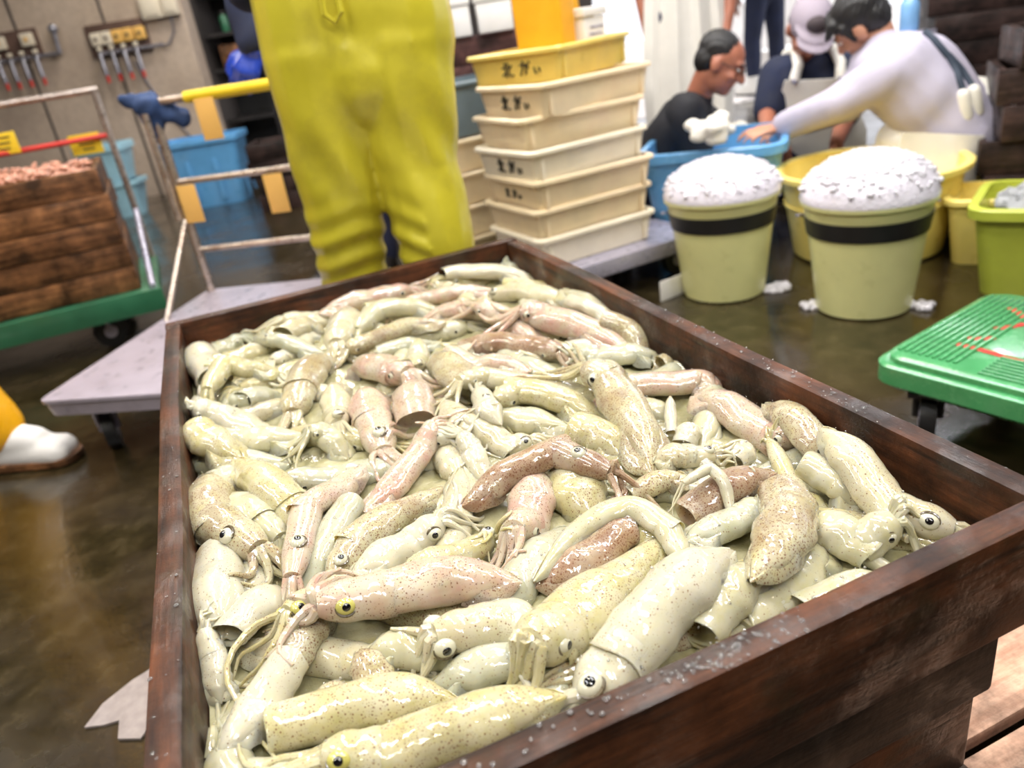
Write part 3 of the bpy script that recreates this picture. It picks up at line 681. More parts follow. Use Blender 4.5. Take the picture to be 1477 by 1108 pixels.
S('wide pink squid with gaping collar in the upper left middle', 'pink', [(500, 508), (530, 516), (572, 532)], 23, (590, 545), arms=6)
S('speckled squid with bright wet flank left of the wide pink one', 'speck', [(466, 506), (452, 532), (434, 566)], 24, (420, 586), arms=7)
S('grey purple squid with a dark open collar at the left', 'grey', [(396, 536), (372, 552), (348, 568)], 18, (330, 580), arms=6)
S('pinkish cream squid level in the upper middle', 'pink', [(764, 532), (720, 520), (672, 522)], 17, (650, 520), arms=4)
S('small eyed squid head poking up in the upper middle', 'clear', [(606, 500), (604, 512), (602, 522)], 15, (600, 548), (601, 533), arms=4, fin=0)
S('rounded speckled squid in the middle, leaning against the long cream one', 'speck', [(624, 510), (645, 530), (684, 566)], 25, None, fin=.4)
S('long smooth cream squid level in the middle of the heap', 'cream', [(846, 552), (770, 552), (690, 556)], 19, (664, 560), arms=4)
S('rosy squid lying level at the right board', 'pink', [(1062, 546), (990, 550), (902, 560)], 21, (880, 566), arms=5)
S('translucent squid tilted below the rosy one', 'clear', [(960, 600), (945, 592), (920, 584)], 20, None)
S('teardrop shaped little squid upright below the rosy one', 'white', [(967, 576), (967, 592), (968, 616)], 8, None, fin=0, zoff=.012)
# -- middle rows
S('slim grey white squid at the left board, second row', 'white', [(276, 574), (286, 588), (300, 600)], 14, None)
S('pale smooth squid lying level at the left of the middle', 'white', [(402, 622), (350, 608), (304, 602)], 22, (286, 604), arms=6)
S('long flat translucent squid left of the middle', 'clear', [(446, 630), (390, 634), (340, 636)], 22, (310, 648), arms=6)
S('translucent yellow squid with a dark hole at the left board', 'yellow', [(345, 650), (310, 642), (280, 634)], 25, None)
S('small upright squid with a round eye left of the middle', 'cream', [(484, 556), (484, 576), (484, 600)], 19, (492, 632), (489, 618), arms=6, eyer=1.2)
S('pinkish upright squid with black eyed head in the middle', 'pink', [(527, 556), (532, 584), (538, 614)], 26, (552, 644), (551, 632), armpts=[(590, 606), (628, 600)] and [[(570, 618), (600, 606), (630, 600)], [(575, 626), (604, 614), (632, 610)]], arms=5)
S('short pink speckled squid, square ended, in the middle', 'pink', [(592, 544), (594, 565), (597, 594)], 28, None, fin=.4)
S('egg shaped little squid in the middle', 'cream', [(640, 578), (652, 592), (662, 612)], 19, None, fin=0)
S('yellow bellied squid lying level in the middle', 'yellow', [(868, 590), (810, 580), (738, 576)], 23, (715, 580), arms=5, fin=1.)
S('cream squid with brow and silver eye behind the brown speckled one', 'cream', [(664, 610), (700, 618), (736, 632)], 20, (766, 640), (759, 639), arms=5)
S('dark eyed pale squid above the cream one with a brow', 'white', [(722, 608), (706, 596), (700, 588)], 19, (692, 568), (709, 580), arms=4, fin=0)
S('yellow translucent squid under the upright speckled one', 'yellow', [(902, 648), (872, 632), (836, 620)], 28, None)
S('upright white speckled squid with wet outline right of the middle', 'speck', [(940, 664), (925, 625), (892, 575), (874, 552)], 28, (846, 540), (853, 550), armpts=[[(838, 530), (825, 505), (800, 490)], [(842, 522), (832, 500), (815, 480)]], arms=4, zoff=.004)
S('pink rounded squid by the right board, its end towards the middle', 'pink', [(1000, 574), (1050, 592), (1128, 632)], 27, (1150, 648), arms=4)
S('speckled squid whose rounded tail leans on the right board', 'speck', [(1112, 578), (1140, 606), (1194, 652)], 24, (1210, 668), arms=3, fin=.4)
S('squid with its empty ring of mantle turned to the viewer, left of the clump', 'white', [(1000, 612), (994, 620), (986, 630)], 17, None, fin=0, zoff=.004)
S('squid with its hollow ring of mantle at the pale lumps by the right board', 'white', [(1080, 624), (1070, 632), (1056, 644)], 21, None, fin=0, zoff=.006)
S('pale greenish squid with lumpy arms right of the middle', 'cream', [(944, 662), (970, 656), (995, 652)], 20, (1030, 654), (1015, 640), arms=8, armlen=.6)
S('torn pale yellow squid head with frayed arms by the right board', 'yellow', [(1196, 676), (1170, 668), (1140, 660)], 17, (1112, 652), arms=8, armlen=.5)
S('speckled fin of a half sunken squid right of the brown speckled one', 'speck', [(988, 686), (955, 694), (914, 704)], 18, None, fin=1.1)
S('tangled white armed squid behind the brown speckled one', 'white', [(600, 660), (612, 645), (628, 632)], 19, (655, 630), arms=10, armlen=.9)
S('second white squid, all arms, behind the brown speckled one', 'white', [(705, 690), (690, 672), (680, 655)], 17, (668, 640), arms=10, armlen=1.0)
S('white squid with spread arms left of the middle', 'clear', [(500, 655), (485, 648), (468, 640)], 17, (450, 632), arms=10, armlen=.8)
# -- left column, nearer
S('pale squid half under the grey eyed one at the left board', 'white', [(300, 722), (312, 700), (330, 690)], 24, None)
S('translucent squid with rounded collar under the yellowish one at left', 'clear', [(318, 706), (345, 732), (380, 762)], 23, (402, 768), arms=5)
S('yellowish squid beside the slender pink one, left side', 'yellow', [(341, 660), (372, 690), (422, 732)], 27, (440, 752), arms=4)
S('smooth plump white squid at the left board below the big eyed one', 'white', [(306, 926), (308, 870), (316, 796)], 38, None, fin=.9)
S('white squid with speckled back and a big eye at the left board', 'speck', [(274, 690), (290, 722), (314, 764)], 32, (374, 796), (329, 779), arms=5, eyer=1.0)
S('translucent grey squid with cut end, left of the middle front', 'grey', [(426, 866), (458, 812), (508, 740)], 24, None, zoff=.0, fin=.5)
S('slender pink squid with a round eye pointing down at left', 'pink', [(526, 664), (490, 700), (438, 752)], 22, (418, 824), (427, 792), arms=4, eyer=1.25, fin=.4)
S('pinkish speckled squid, tail aimed at the translucent grey one', 'pink', [(522, 738), (560, 702), (616, 648)], 21, (630, 632), arms=4)
S('long heavily speckled squid with a dark eye at its lower end', 'speck', [(640, 690), (575, 742), (508, 800)], 25, (480, 826), (487, 814), arms=3, fin=.4)
S('speckled grey squid seen below the long white mantle', 'speck', [(560, 856), (585, 838), (640, 815)], 20, None)
S('white squid with a black eye left of the brown speckled one', 'white', [(510, 836), (555, 808), (606, 772)], 30, (640, 770), (629, 775), armpts=[[(655, 745), (660, 715), (650, 690)], [(662, 750), (690, 735), (705, 715)]], arms=4, eyer=.95)
S('yellowish rounded squid beneath the head of the brown speckled one', 'yellow', [(852, 750), (838, 722), (820, 690)], 37, None, fin=.2)
S('white squid with ragged open collar under the brown speckled one', 'pink', [(782, 690), (770, 715), (752, 758)], 31, (745, 790), arms=6, fin=.3)
S('brown speckled squid with a staring silver eye, at the centre of the heap', 'brown', [(664, 716), (720, 692), (818, 664)], 25, (880, 672), (845, 656), armpts=[[(896, 680), (902, 698), (884, 708)], [(892, 676), (900, 690), (893, 706)], [(890, 684), (895, 698), (878, 704)]], arms=2, eyer=1.15, fin=.5, zoff=.006)
# -- right column, nearer
S('brown speckled squid with open collar right of the middle front', 'brown', [(1118, 682), (1060, 700), (992, 730)], 27, None, fin=.5)
S('white arm like squid arching over the brown one at right', 'white', [(1056, 732), (1046, 704), (1020, 690)], 9, (985, 694), arms=2, fin=0, zoff=.008)
S('translucent squid between the thick curved one and the right board', 'clear', [(1250, 724), (1215, 704), (1168, 684)], 27, None)
S('long smooth squid with a golden eye along the right board', 'cream', [(1184, 634), (1230, 668), (1298, 724)], 30, (1376, 754), (1338, 755), arms=3, eyer=1.05, fin=.3)
S('translucent squid with a folded white organ at its collar, right front', 'clear', [(1168, 726), (1205, 748), (1258, 770)], 33, (1290, 780), arms=6, armlen=.35)
S('pale squid lying along the front board below the folded organ', 'clear', [(1300, 800), (1240, 812), (1160, 850)], 24, None)
S('translucent grey squid left of the thick curved one', 'grey', [(990, 788), (1030, 765), (1078, 740)], 25, (1095, 728), arms=3)
S('translucent squid under the thick curved one at the front board', 'clear', [(1100, 810), (1060, 850), (1010, 905)], 34, None)
S('thick curved speckled squid with square end, right of the front', 'speck', [(1085, 850), (1118, 800), (1138, 745), (1130, 700)], 38, None, fin=.35, zoff=.003)
# -- front rows
S('brown blotched squid below the arching pale one', 'brown', [(772, 838), (830, 810), (900, 762)], 30, None, fin=.4)
S('pale arched squid bending over the brown blotched one', 'clear', [(770, 830), (830, 768), (905, 735), (970, 768)], 19, (985, 800), arms=3, fin=.4)
S('speckled yellow squid head end with silver eye at the front middle', 'yellow', [(590, 830), (625, 812), (662, 792)], 24, (706, 770), (694, 768), arms=6, eyer=1.25, armdir=(725, 800))
S('pale smooth squid between the plump white one and the yellow eyed head', 'white', [(402, 836), (380, 870), (338, 925)], 28, None, fin=.5)
S('long speckled squid under the large pink one, lower left', 'speck', [(470, 860), (445, 910), (415, 965)], 32, None, fin=.3)
S('squid with golden eye and long trailing white arms, lower left', 'yellow', [(520, 840), (485, 855), (462, 868)], 27, (420, 902), (432, 880), eyec='eye_y', eyer=1.15, armpts=[[(380, 905), (340, 930), (322, 965), (338, 1000), (370, 1050), (405, 1098)], [(410, 930), (385, 955), (350, 955), (330, 960)], [(395, 915), (350, 925), (325, 950)]], arms=2, fin=0)
S('plump pale squid at the left board in the lower corner', 'white', [(318, 1090), (362, 1030), (420, 962)], 33, None, fin=.4)
S('crumpled white squid wedged at the left board, lower corner', 'white', [(292, 1000), (300, 975), (300, 945)], 20, (292, 925), arms=8, armlen=.5)
S('translucent broad squid below the large pink one', 'clear', [(530, 950), (580, 938), (645, 930)], 32, None)
S('small speckled squid tip below the large pink one', 'speck', [(470, 950), (470, 972), (466, 1000)], 26, None, fin=.2)
S('speckled squid tip beside the small one below the large pink squid', 'speck', [(516, 940), (530, 958), (548, 985)], 26, None, fin=.2)
S('large pink squid with a yellow eye, lower middle of the heap', 'pink', [(748, 832), (660, 838), (545, 862)], 37, (462, 892), (502, 880), eyec='eye_y', armpts=[[(462, 868), (478, 842), (505, 828), (540, 826)], [(470, 872), (486, 850), (510, 840), (530, 838)], [(458, 880), (470, 850), (495, 832)]], arms=3, eyer=.95, fin=.4, zoff=.004)
S('large pale squid with a black eye at the front, below the pink one', 'cream', [(795, 878), (745, 888), (690, 902)], 38, (630, 935), (651, 942), eyer=1.05, arms=6, fin=.5)
S('grey speckled squid before the black eyed one at the front board', 'grey', [(620, 992), (680, 978), (760, 958)], 29, (790, 955), arms=3)
S('large wet squid sloping down from the right, front middle', 'yellow', [(958, 772), (900, 830), (850, 880), (790, 940)], 47, (770, 958), fin=.5, arms=6, armlen=.14)
S('big smooth white squid with bright wet streaks at the front board', 'white', [(1056, 797), (985, 850), (890, 945)], 46, (842, 996), (846, 992), arms=6, armpts=[[(800, 985), (765, 975), (735, 945)]], eyer=1.0, fin=.35, zoff=.003)
S('golden speckled squid with pointed tail along the front, lower left', 'yellow', [(658, 1002), (560, 1010), (400, 1050)], 38, None, fin=.25)
S('pale golden squid nearest the viewer at the front board, eye at its left end', 'yellow', [(815, 1012), (700, 1040), (525, 1082)], 42, (470, 1106), (488, 1103), eyec='eye_y', arms=3, fin=.25)
# slime and melt water that fills the gaps
sl = MB(); gx = [i * .0125 for i in range(int(CW / .0125) + 2)]; vs = []; fs = []
gx = np.linspace(.0265, CW - .0265, 58); gy = np.linspace(.0265, CL - .0265, 96)
for x in gx:
    for y in gy: vs.append((x, y, SLZ + .003 * math.sin(x * 130) * math.sin(y * 117) + .004 * math.sin(x * 47 + y * 31)))
k0 = len(vs); vs += [(x, y, RIM - .088) for x in (gx[0], gx[-1]) for y in (gy[0], gy[-1])]
for i in range(57):
    for j in range(95): fs.append((i * 96 + j, (i + 1) * 96 + j, (i + 1) * 96 + j + 1, i * 96 + j + 1))
o = sl.add(vs[:k0], fs).build('milky_slime', MT['slurry']); tag(o, 'milky yellowish slime and melt water between the squid', 'slime', None, 'stuff')
# clear drops and tiny bubbles lying on the wet skins
mb = MB(); r_ = random.Random(8)
for i in range(2600):
    x = r_.uniform(INX0, INX1); y = r_.uniform(INY0, INY1) if r_.random() < .45 else INY0 + (INY1 - INY0) * r_.random() ** 1.6; r = .0004 + .0011 * r_.random() ** 3; mb.ell((x, y, hget(x, y) - r * .1), (r, r, r * .7), None, 7, 4)
o = mb.build('slime_bubbles', MT['drop']); tag(o, 'tiny clear drops and bubbles on the squid heap', 'bubbles', None, 'stuff')
# water beads on the rim
mb = MB(); r_ = random.Random(3)
def bead(x, y, z, r): mb.ell((x, y, z), (r, r, r * .6), None, 8, 5)
for i in range(520):
    s = r_.random(); r = .0008 + .0016 * r_.random() ** 3
    if s < .30: bead(r_.uniform(0, CW), r_.gauss(.014, .006), RIM, r)
    elif s < .60: bead(CW - r_.uniform(.002, .024), r_.uniform(0, CL), RIM, r)
    elif s < .75: bead(r_.uniform(.002, .024), r_.uniform(0, CL), RIM, r)
    elif s < .85: bead(r_.uniform(0, CW), CL - r_.uniform(.002, .024), RIM, r)
    else: bead(r_.uniform(.33, .44), r_.gauss(.010, .005), RIM, r * 1.2)
o = mb.build('water_beads', MT['drop']); tag(o, 'tiny water beads along the wet crate rim', 'water', None, 'stuff')
# ------------------------------------------------------------------ containers and carts of the hall
# stack of seven plastic boxes on a steel cart
BW, BL, BH = .40, .50, .105
STK = [  # near corner, rotation, rim height, body material
    ((1.10, 2.02), 6, .258, 'box_p', 0), ((1.10, 2.02), 7, .355, 'box_c', 0), ((1.105, 2.01), 6, .452, 'box_c', 1),
    ((1.10, 2.0), 9, .549, 'box_p', 1), ((1.10, 2.06), 4, .646, 'box_c', 0), ((1.17, 2.02), 13, .743, 'box_c', 1), ((1.28, 2.08), 32, .842, 'box_y', 1)]
ORD = ['lowest', 'second', 'third', 'fourth', 'fifth', 'sixth', 'topmost']
LAB = ['pale cream plastic box at the bottom of the tall box stack, on the steel cart', 'cream plastic box without writing second from the bottom of the box stack',
       'cream plastic box with faint handwriting third from the bottom of the box stack', 'pale cream plastic box with bold handwriting in the middle of the box stack',
       'brownish cream box without writing third from the top of the box stack', 'cream box with handwriting second from the top of the box stack', 'yellow plastic box with handwriting, twisted on top of the box stack']
for k, (c, rot, z, m, wr) in enumerate(STK):
    a = math.radians(rot); cx = c[0] + BL / 2 * math.cos(a) - BW / 2 * math.sin(a); cy = c[1] + BL / 2 * math.sin(a) + BW / 2 * math.cos(a)
    t = thing('plastic_box', LAB[k], 'box', (cx, cy, z - BH), a, 'plastic boxes stacked on the cart')
    tub(t, BL - .03, BW - .03, BH, MT[m], .026, .005, .014, .014, .022)
    for s in (-1, 1):
        for f in (-.42, .42):
            o = MB().box((0, 0, 0), (.014, .010, BH - .022), 0, .002).build('rib', MT[m], t); o.location = (f * (BL - .03), s * ((BW - .03) / 2 - .004), BH * .46)
    if wr: writing(t, .047 if k != 2 else .034, (-(BL - .03) / 2 + .0035, .05, BH * .47), (0, -.125, 0))
ct = thing('steel_cart', 'low steel flatbed cart carrying the stack of plastic boxes', 'cart', (1.36, 2.24, 0), math.radians(6))
MB().box((0, 0, .135), (.72, .52, .03), 0, .006).build('deck', MT['steel2'], ct)
MB().box((0, -.25, .125), (.74, .022, .055), 0, .004).build('edge_rail', MT['steel2'], ct); MB().box((.36, 0, .125), (.022, .52, .055), 0, .004).build('edge_rail', MT['steel2'], ct)
def caster(t, x, y, r, top, wm='black', fork='steel2', rz=0., w=.03):
    wl = MB(); c, s = math.cos(rz), math.sin(rz)
    n = V((-s, c, 0)); p = V((x, y, r)); wl.cyl(p - n * w / 2, p + n * w / 2, r, 22); wh = wl.build('wheel', MT[wm], t)
    MB().cyl(p - n * (w / 2 + .002), p + n * (w / 2 + .002), r * .42, 16).build('hub', MT['steel2'], wh)
    fk = MB()
    for sg in (-1, 1): fk.tube([p + n * sg * (w / 2 + .008), V((x - .012 * c, y - .012 * s, top - .008)) + n * sg * (w / 2 + .008)], .007, 8)
    fk.box((x - .012 * c, y - .012 * s, top - .006), (w + .05, w + .05, .010), rz); fk.build('fork', MT[fork], t)
for x, y in ((.28, -.19), (.28, .19), (-.28, -.19), (-.28, .19)): caster(ct, x, y, .055, .122)
pp_ = atz(905, 398, .06); o = MB().box((0, 0, 0), (.11, .006, .07), .2, .002).build('paper_slip', MT['white']); o.location = (1.50, 1.86, .036)
tag(o, 'small white plastic block on the floor below the box cart', 'block')
# white foam box, orange box standing in the topmost box
t = thing('foam_box', 'white printed foam box standing in the topmost plastic box', 'box', (1.50, 2.45, .748), math.radians(32))
MB().box((0, 0, .085), (.15, .22, .15), 0, .008).build('body', MT['white'], t); MB().box((0, 0, .177), (.165, .235, .03), 0, .006).build('lid', MT['white'], t)
pr = MB()
for i in range(4): pr.box((.01 * (i % 2), -.1105, .06 + .022 * i), (.09, .002, .007))
pr.build('print', MT['steel2'], t)
t = thing('orange_box', 'orange yellow plastic carton beside the white foam box on the stack', 'box', (1.372, 2.372, .748), math.radians(32))
tub(t, .10, .20, .30, MT['orange'], .01, .004, .006, .012, .012)
# beige boxes and a grey blue bin behind the yellow figure
for k in range(4):
    t = thing('plastic_box', ['beige box lowest of the stack half hidden behind the yellow trousers', 'second beige box of the stack half hidden behind the yellow trousers', 'third beige box of the stack half hidden behind the yellow trousers', 'top beige box under the grey blue bin behind the yellow trousers'][k], 'box', (1.17, 2.86, .04 + k * .128), math.radians(9), 'beige boxes behind the yellow trousers')
    tub(t, .47, .36, .125, MT['box_c'], .026, .005, .014, .014, .022)
t = thing('grey_bin', 'grey blue plastic bin on the beige boxes behind the yellow trousers', 'bin', (1.17, 2.86, .555), math.radians(9)); MT['greybin'] = plain('grey blue bin plastic', (.14, .19, .22, 1), .4)
tub(t, .46, .36, .20, MT['greybin'], .03, .005, .014, .014, .03)
t = thing('floor_skid', 'low wooden skid below the beige boxes', 'skid', (1.17, 2.86, 0), math.radians(9))
for y in (-.12, .12): board(t, .46, .036, .06, (0, y, .019), 0, MT['crate2'], .002, 'runner')
# maroon crates that carry white foam boxes
mc = atd(742, 60, 3.75)
for k in range(8):
    t = thing('wooden_crate', 'dark maroon crate, number %s from the floor in the stack carrying white foam boxes' % ['one', 'two', 'three', 'four', 'five', 'six', 'seven', 'eight'][k], 'crate', (mc.x + .012 * math.sin(k * 2.1), mc.y + .25, .113 * k), AZR + .05, 'maroon crates behind the box stack')
    crate(t, .86, .6, .111, MT['maroon'], 1, .024, k > 6, False)
def on(px, py, D, z): p = atd(px, py, D); p.z = z; return p
for px, lab, wd, m in ((655, 'white foam box on the maroon crates next to the yellow figure', .13, 'white'), (712, 'white foam box on the maroon crates beside the blue bag', .15, 'white')):
    t = thing('foam_box', lab, 'box', on(px, 20, 3.75, .906), AZR); MB().box((0, 0, .06), (wd, .2, .12), 0, .008).build('body', MT[m], t); MB().box((0, 0, .135), (wd + .012, .212, .028), 0, .006).build('lid', MT[m], t)
mb = MB(); mb.ell((0, 0, .05), (.055, .05, .055)); mb.ell((.01, 0, .11), (.04, .035, .04)); mb.cap((.01, 0, .13), .02, (.02, 0, .19), .03)
o = mb.blend('blue_bag', MT['blue_tub'], None, .006); o.location = on(764, 15, 3.75, .906); tag(o, 'blue knotted plastic bag on the maroon crates', 'bag')
t = thing('orange_crate', 'orange plastic crate at the right end of the maroon crates', 'crate', on(806, 12, 3.75, .906), AZR); tub(t, .16, .22, .2, MT['orange'], .02, .005, .01, .016, .02, ribs=2)

# big blue tub with rope edge by the crouching men
bc = V((2.05, 2.36, 0)); t = thing('blue_tub', 'large rectangular blue tub between the box stack and the crouching men', 'tub', bc, math.radians(-42))
tub(t, .52, .52, .40, MT['blue_tub'], .09, .007, .02, .035, .07)
# buckets
def bucket(loc, lab, flab, seed, fh, rz):
    t = thing('bucket', lab, 'bucket', loc, rz, 'foaming pale yellow buckets')
    H, rt, rb = .335, .172, .132; f = lambda z: rb + (rt - rb) * z / H
    MB().lathe([(rb - .012, 0), (rb, .006), (f(.05), .05), (f(.262), .262), (f(.262) + .004, .266), (f(.325) + .004, .325), (rt + .012, .328), (rt + .013, .338), (rt - .004, .341), (rt - .006, .33), (f(.06) - .006, .06), (rb - .01, .012)], 48).build('body', MT['bucket'], t)
    MB().lathe([(f(.240) - .002, .240), (f(.240) + .0045, .241), (f(.292) + .0065, .292), (f(.292) - .002, .293)], 48, close=True).build('band', MT['black'], t)
    # handle bail resting on the band
    mb = MB(); mb.tube([((rt + .02) * math.cos(a), (rt + .02) * math.sin(a) * .98, .30 - .05 * math.sin(a)) for a in [math.pi * i / 16 for i in range(17)]], .004, 8); mb.build('bail', MT['steel2'], t)
    fm = MB(); r_ = random.Random(seed); R0 = rt + .006; fm.lathe([(.02, .30), (R0 - .02, .318), (R0 + .006, .334), (R0 + .008, .345)] + [(R0 * math.cos(q) + .004, .345 + fh * math.sin(q)) for q in [i * math.pi / 24 for i in range(1, 12)]] + [(.004, .345 + fh)], 40)
    for i in range(650):
        a = r_.random() * 6.283; u = math.sqrt(r_.random()) * .98; x, y = u * math.cos(a) * (rt + .014), u * math.sin(a) * (rt + .014)
        z = .345 + fh * math.sqrt(max(0, 1 - u * u)); s = (.004 + .012 * r_.random() ** 3) * (1.15 - .5 * u)
        fm.ell((x, y, z - s * .5), (s, s, s * .85), None, 10, 6)
    o = fm.build('foam_heap', MT['foam']); o.location = loc; o.rotation_euler = (0, 0, rz); tag(o, flab, 'foam', None, 'stuff')
bucket((1.66, 1.79, 0), 'foaming pale yellow bucket in front of the blue tub, black band', 'white foam heap on the bucket by the blue tub', 3, .105, AZR)
bucket((1.868, 1.385, 0), 'foaming pale yellow bucket nearer the lime tub, black band', 'white foam heap on the bucket nearer the lime tub', 5, .118, AZR - .2)
def puddle_foam(loc, rx, ry, n, lab, seed):
    mb = MB(); r_ = random.Random(seed)
    for i in range(n):
        a = r_.random() * 6.283; u = math.sqrt(r_.random()); s = .005 + .010 * r_.random()
        mb.ell((rx * u * math.cos(a), ry * u * math.sin(a), s * .55), (s, s, s * .8), None, 9, 6)
    o = mb.build('foam_blob', MT['foam']); o.location = loc; tag(o, lab, 'foam', None, 'stuff')
p = atz(1122, 418, 0); puddle_foam((p.x, p.y, 0), .045, .03, 60, 'spilt white foam at the foot of the bucket by the blue tub', 1)
p = atz(1185, 440, 0); puddle_foam((p.x - .03, p.y, 0), .03, .03, 40, 'spilt white foam between the two buckets', 2)
p = atz(1322, 446, 0); puddle_foam((p.x + .02, p.y, 0), .03, .03, 40, 'spilt white foam at the bucket nearer the lime tub', 4)
# yellow tubs behind
def round_tub(name, lab, loc, rt, rb, H, m, g=None):
    t = thing(name, lab, 'tub', loc, 0, g); f = lambda z: rb + (rt - rb) * z / H
    MB().lathe([(rb - .02, 0), (rb, .01), (f(H * .93), H * .93), (rt - .008, H * .93), (f(.05) - .008, .05), (rb - .02, .02)], 56).build('body', MT[m], t)
    MB().lathe([(rt - .008, H * .93), (rt + .018, H * .93), (rt + .020, H - .004), (rt + .012, H), (rt - .008, H - .004)], 56, close=True).build('rim', MT[m], t)
    MB().lathe([(f(H * .6) - .002, H * .6), (f(H * .6) + .007, H * .605), (f(H * .6) + .007, H * .63), (f(H * .6) - .002, H * .635)], 56, close=True).build('hoop', MT[m], t)
round_tub('round_tub', 'wide round yellow tub behind the two buckets, before the man in lavender', (2.29, 1.80, 0), .30, .25, .31, 'tub_y')
t = thing('yellow_tub', 'bright yellow square tub between the bucket and the dark crates', 'tub', (atz(1384, 393, 0).x + .18, atz(1384, 393, 0).y + .06, 0), math.radians(-50)); tub(t, .24, .24, .22, MT['tub_y'], .05, .006, .016, .018, .04)
t = thing('lime_tub', 'lime green tub heaped with ice at the green deck', 'tub', (2.36, 1.16, 0), math.radians(-58)); tub(t, .40, .34, .265, MT['lime'], .06, .006, .02, .03, .045)
mb = MB(); r_ = random.Random(9)
for i in range(150):
    a = r_.random() * 6.283; u = math.sqrt(r_.random()); s = .014 + .022 * r_.random(); x = .155 * u * math.cos(a); y = .125 * u * math.sin(a)
    R_ = Matrix.Rotation(r_.random() * 3, 3, 'X') @ Matrix.Rotation(r_.random() * 3, 3, 'Z'); b = MB().box((0, 0, 0), (s * 1.6, s * 1.3, s), 0, s * .2)
    mb.add([R_ @ V(v) + V((x, y, .235 + .05 * (1 - u * u) + .01 * r_.random())) for v in b.v], b.f)
MT['ice'] = glass_mat('clear crushed ice', (.93, .95, .98, 1), .12, .7)
o = mb.build('crushed_ice', MT['ice'], None, False); o.location = (2.36, 1.16, .0); o.rotation_euler = (0, 0, math.radians(-58)); tag(o, 'clear crushed ice heaped in the lime tub', 'ice', None, 'stuff')
rp = [atd(x, y, 2.75) for x, y in ((1150, 208), (1172, 204), (1200, 212), (1232, 224), (1262, 232))]
rp2 = []
for a, b in zip(rp[:-1], rp[1:]):
    for k in range(4): rp2.append(a.lerp(b, k / 4) + V((0, 0, .004 * math.sin(k * 1.6))))

# green wheeled deck, front right
GC = (1.30, .80); ga = math.radians(13); GL, GWd = .48, .95
gx = V((math.cos(ga), math.sin(ga), 0)); gy = V((math.sin(ga), -math.cos(ga), 0)); gc = V((*GC, 0)) + gx * GL / 2 + gy * GWd / 2
t = thing('green_dolly', 'green ribbed plastic dolly deck with red painted letters, beside the squid crate', 'dolly', gc, ga)
mb = MB(); rings(mb, [(GL - .02, GWd - .02, .135), (GL, GWd, .145), (GL, GWd, .182), (GL - .012, GWd - .012, .186), (GL - .02, GWd - .02, .186)], .05); mb.build('deck', MT['green'], t)
mb = MB(); rings(mb, [(GL - .03, GWd - .03, .186), (GL - .03, GWd - .03, .197), (GL - .045, GWd - .045, .202)], .05); mb.build('top_plate', MT['green'], t)
for k in range(9):
    y = GWd / 2 - .035 - k * .014
    o = MB().box((0, 0, 0), (GL - .1, .007, .005), 0, .0015).build('rib', MT['green'], t); o.location = (0, y, .2035)
for k in range(8):
    x = -GL / 2 + .035 + k * .014
    o = MB().box((0, 0, 0), (.007, GWd - .36, .005), 0, .0015).build('rib', MT['green'], t); o.location = (x, -.02, .2035)
for k in range(5):
    y = -GWd / 2 + .035 + k * .014
    o = MB().box((0, 0, 0), (GL - .1, .007, .005), 0, .0015).build('rib', MT['green'], t); o.location = (0, y, .2035)
Rg = Matrix.Rotation(-ga, 3, 'Z')
for st in ([(1377, 495), (1400, 500), (1440, 511), (1477, 521)], [(1396, 488), (1416, 488), (1435, 487)], [(1435, 474), (1456, 471), (1477, 467)], [(1458, 444), (1468, 450), (1480, 459)]):
    mb = MB(); mb.tube([Rg @ (atz(x, y, .204) - gc) for x, y in st], .008, 8); zc = .2035; mb.v = [(x, y, zc + (z - .204) * .15) for x, y, z in mb.v]; mb.build('painted_letter', MT['red'], t)
for x, y in ((-.17, -.38), (-.17, .38), (.17, -.38), (.17, .38)): caster(t, x, y, .06, .135, 'black', 'dark', .5)

# grey platform trolley with folding handle
A = atz(52, 580, .2); B = atz(300, 418, .2); Cc = atz(450, 408, .2)
ux = (B - A); LL = ux.length; ux.normalize(); az = math.atan2(ux.y, ux.x); uy = V((ux.y, -ux.x, 0)); TWd = .62
tc = A + ux * LL / 2 + uy * TWd / 2
t = thing('platform_trolley', 'grey lavender platform trolley with folding tube handle behind the squid crate', 'trolley', (tc.x, tc.y, 0), az)
mb = MB(); rings(mb, [(LL - .06, TWd - .06, .148), (LL - .02, TWd - .02, .15), (LL - .01, TWd - .01, .186), (LL, TWd, .190), (LL, TWd, .200), (LL - .02, TWd - .02, .204)], .03); mb.build('deck', MT['grey_deck'], t)
MB().box((-LL / 2 + .16, -.12, .206), (.11, .05, .006), 0, .002).build('deck_grip', MT['steel2'], t)
for x, y in ((-LL / 2 + .1, -TWd / 2 + .12), (-LL / 2 + .1, TWd / 2 - .1), (LL / 2 - .1, -TWd / 2 + .1), (LL / 2 - .1, TWd / 2 - .1)): caster(t, x, y, .058, .15, 'black', 'steel2', .6)
inv = Matrix.Rotation(-az, 3, 'Z')
def L_(p): return inv @ (V(p) - V((tc.x, tc.y, 0)))
D0 = math.hypot(*(B - V(CAM)).xy)
xh = LL / 2 - .035; yA = TWd / 2 - .035
top = atd(216, 148, D0); hz = top.z
for y in (yA, -yA):
    mb = MB(); mb.tube([(xh, y, .2), (xh, y, hz)], .015, 12); mb.build('post', MT['steel'], t)
    mb = MB(); mb.tube([(xh - .05, y, .48), (xh - .052, y, hz - .03)], .011, 10); mb.build('brace', MT['steel'], t)
mb = MB(); mb.tube([(xh - .30, yA, .2), (xh - .02, yA, .47)], .009, 10); mb.build('brace', MT['steel'], t)
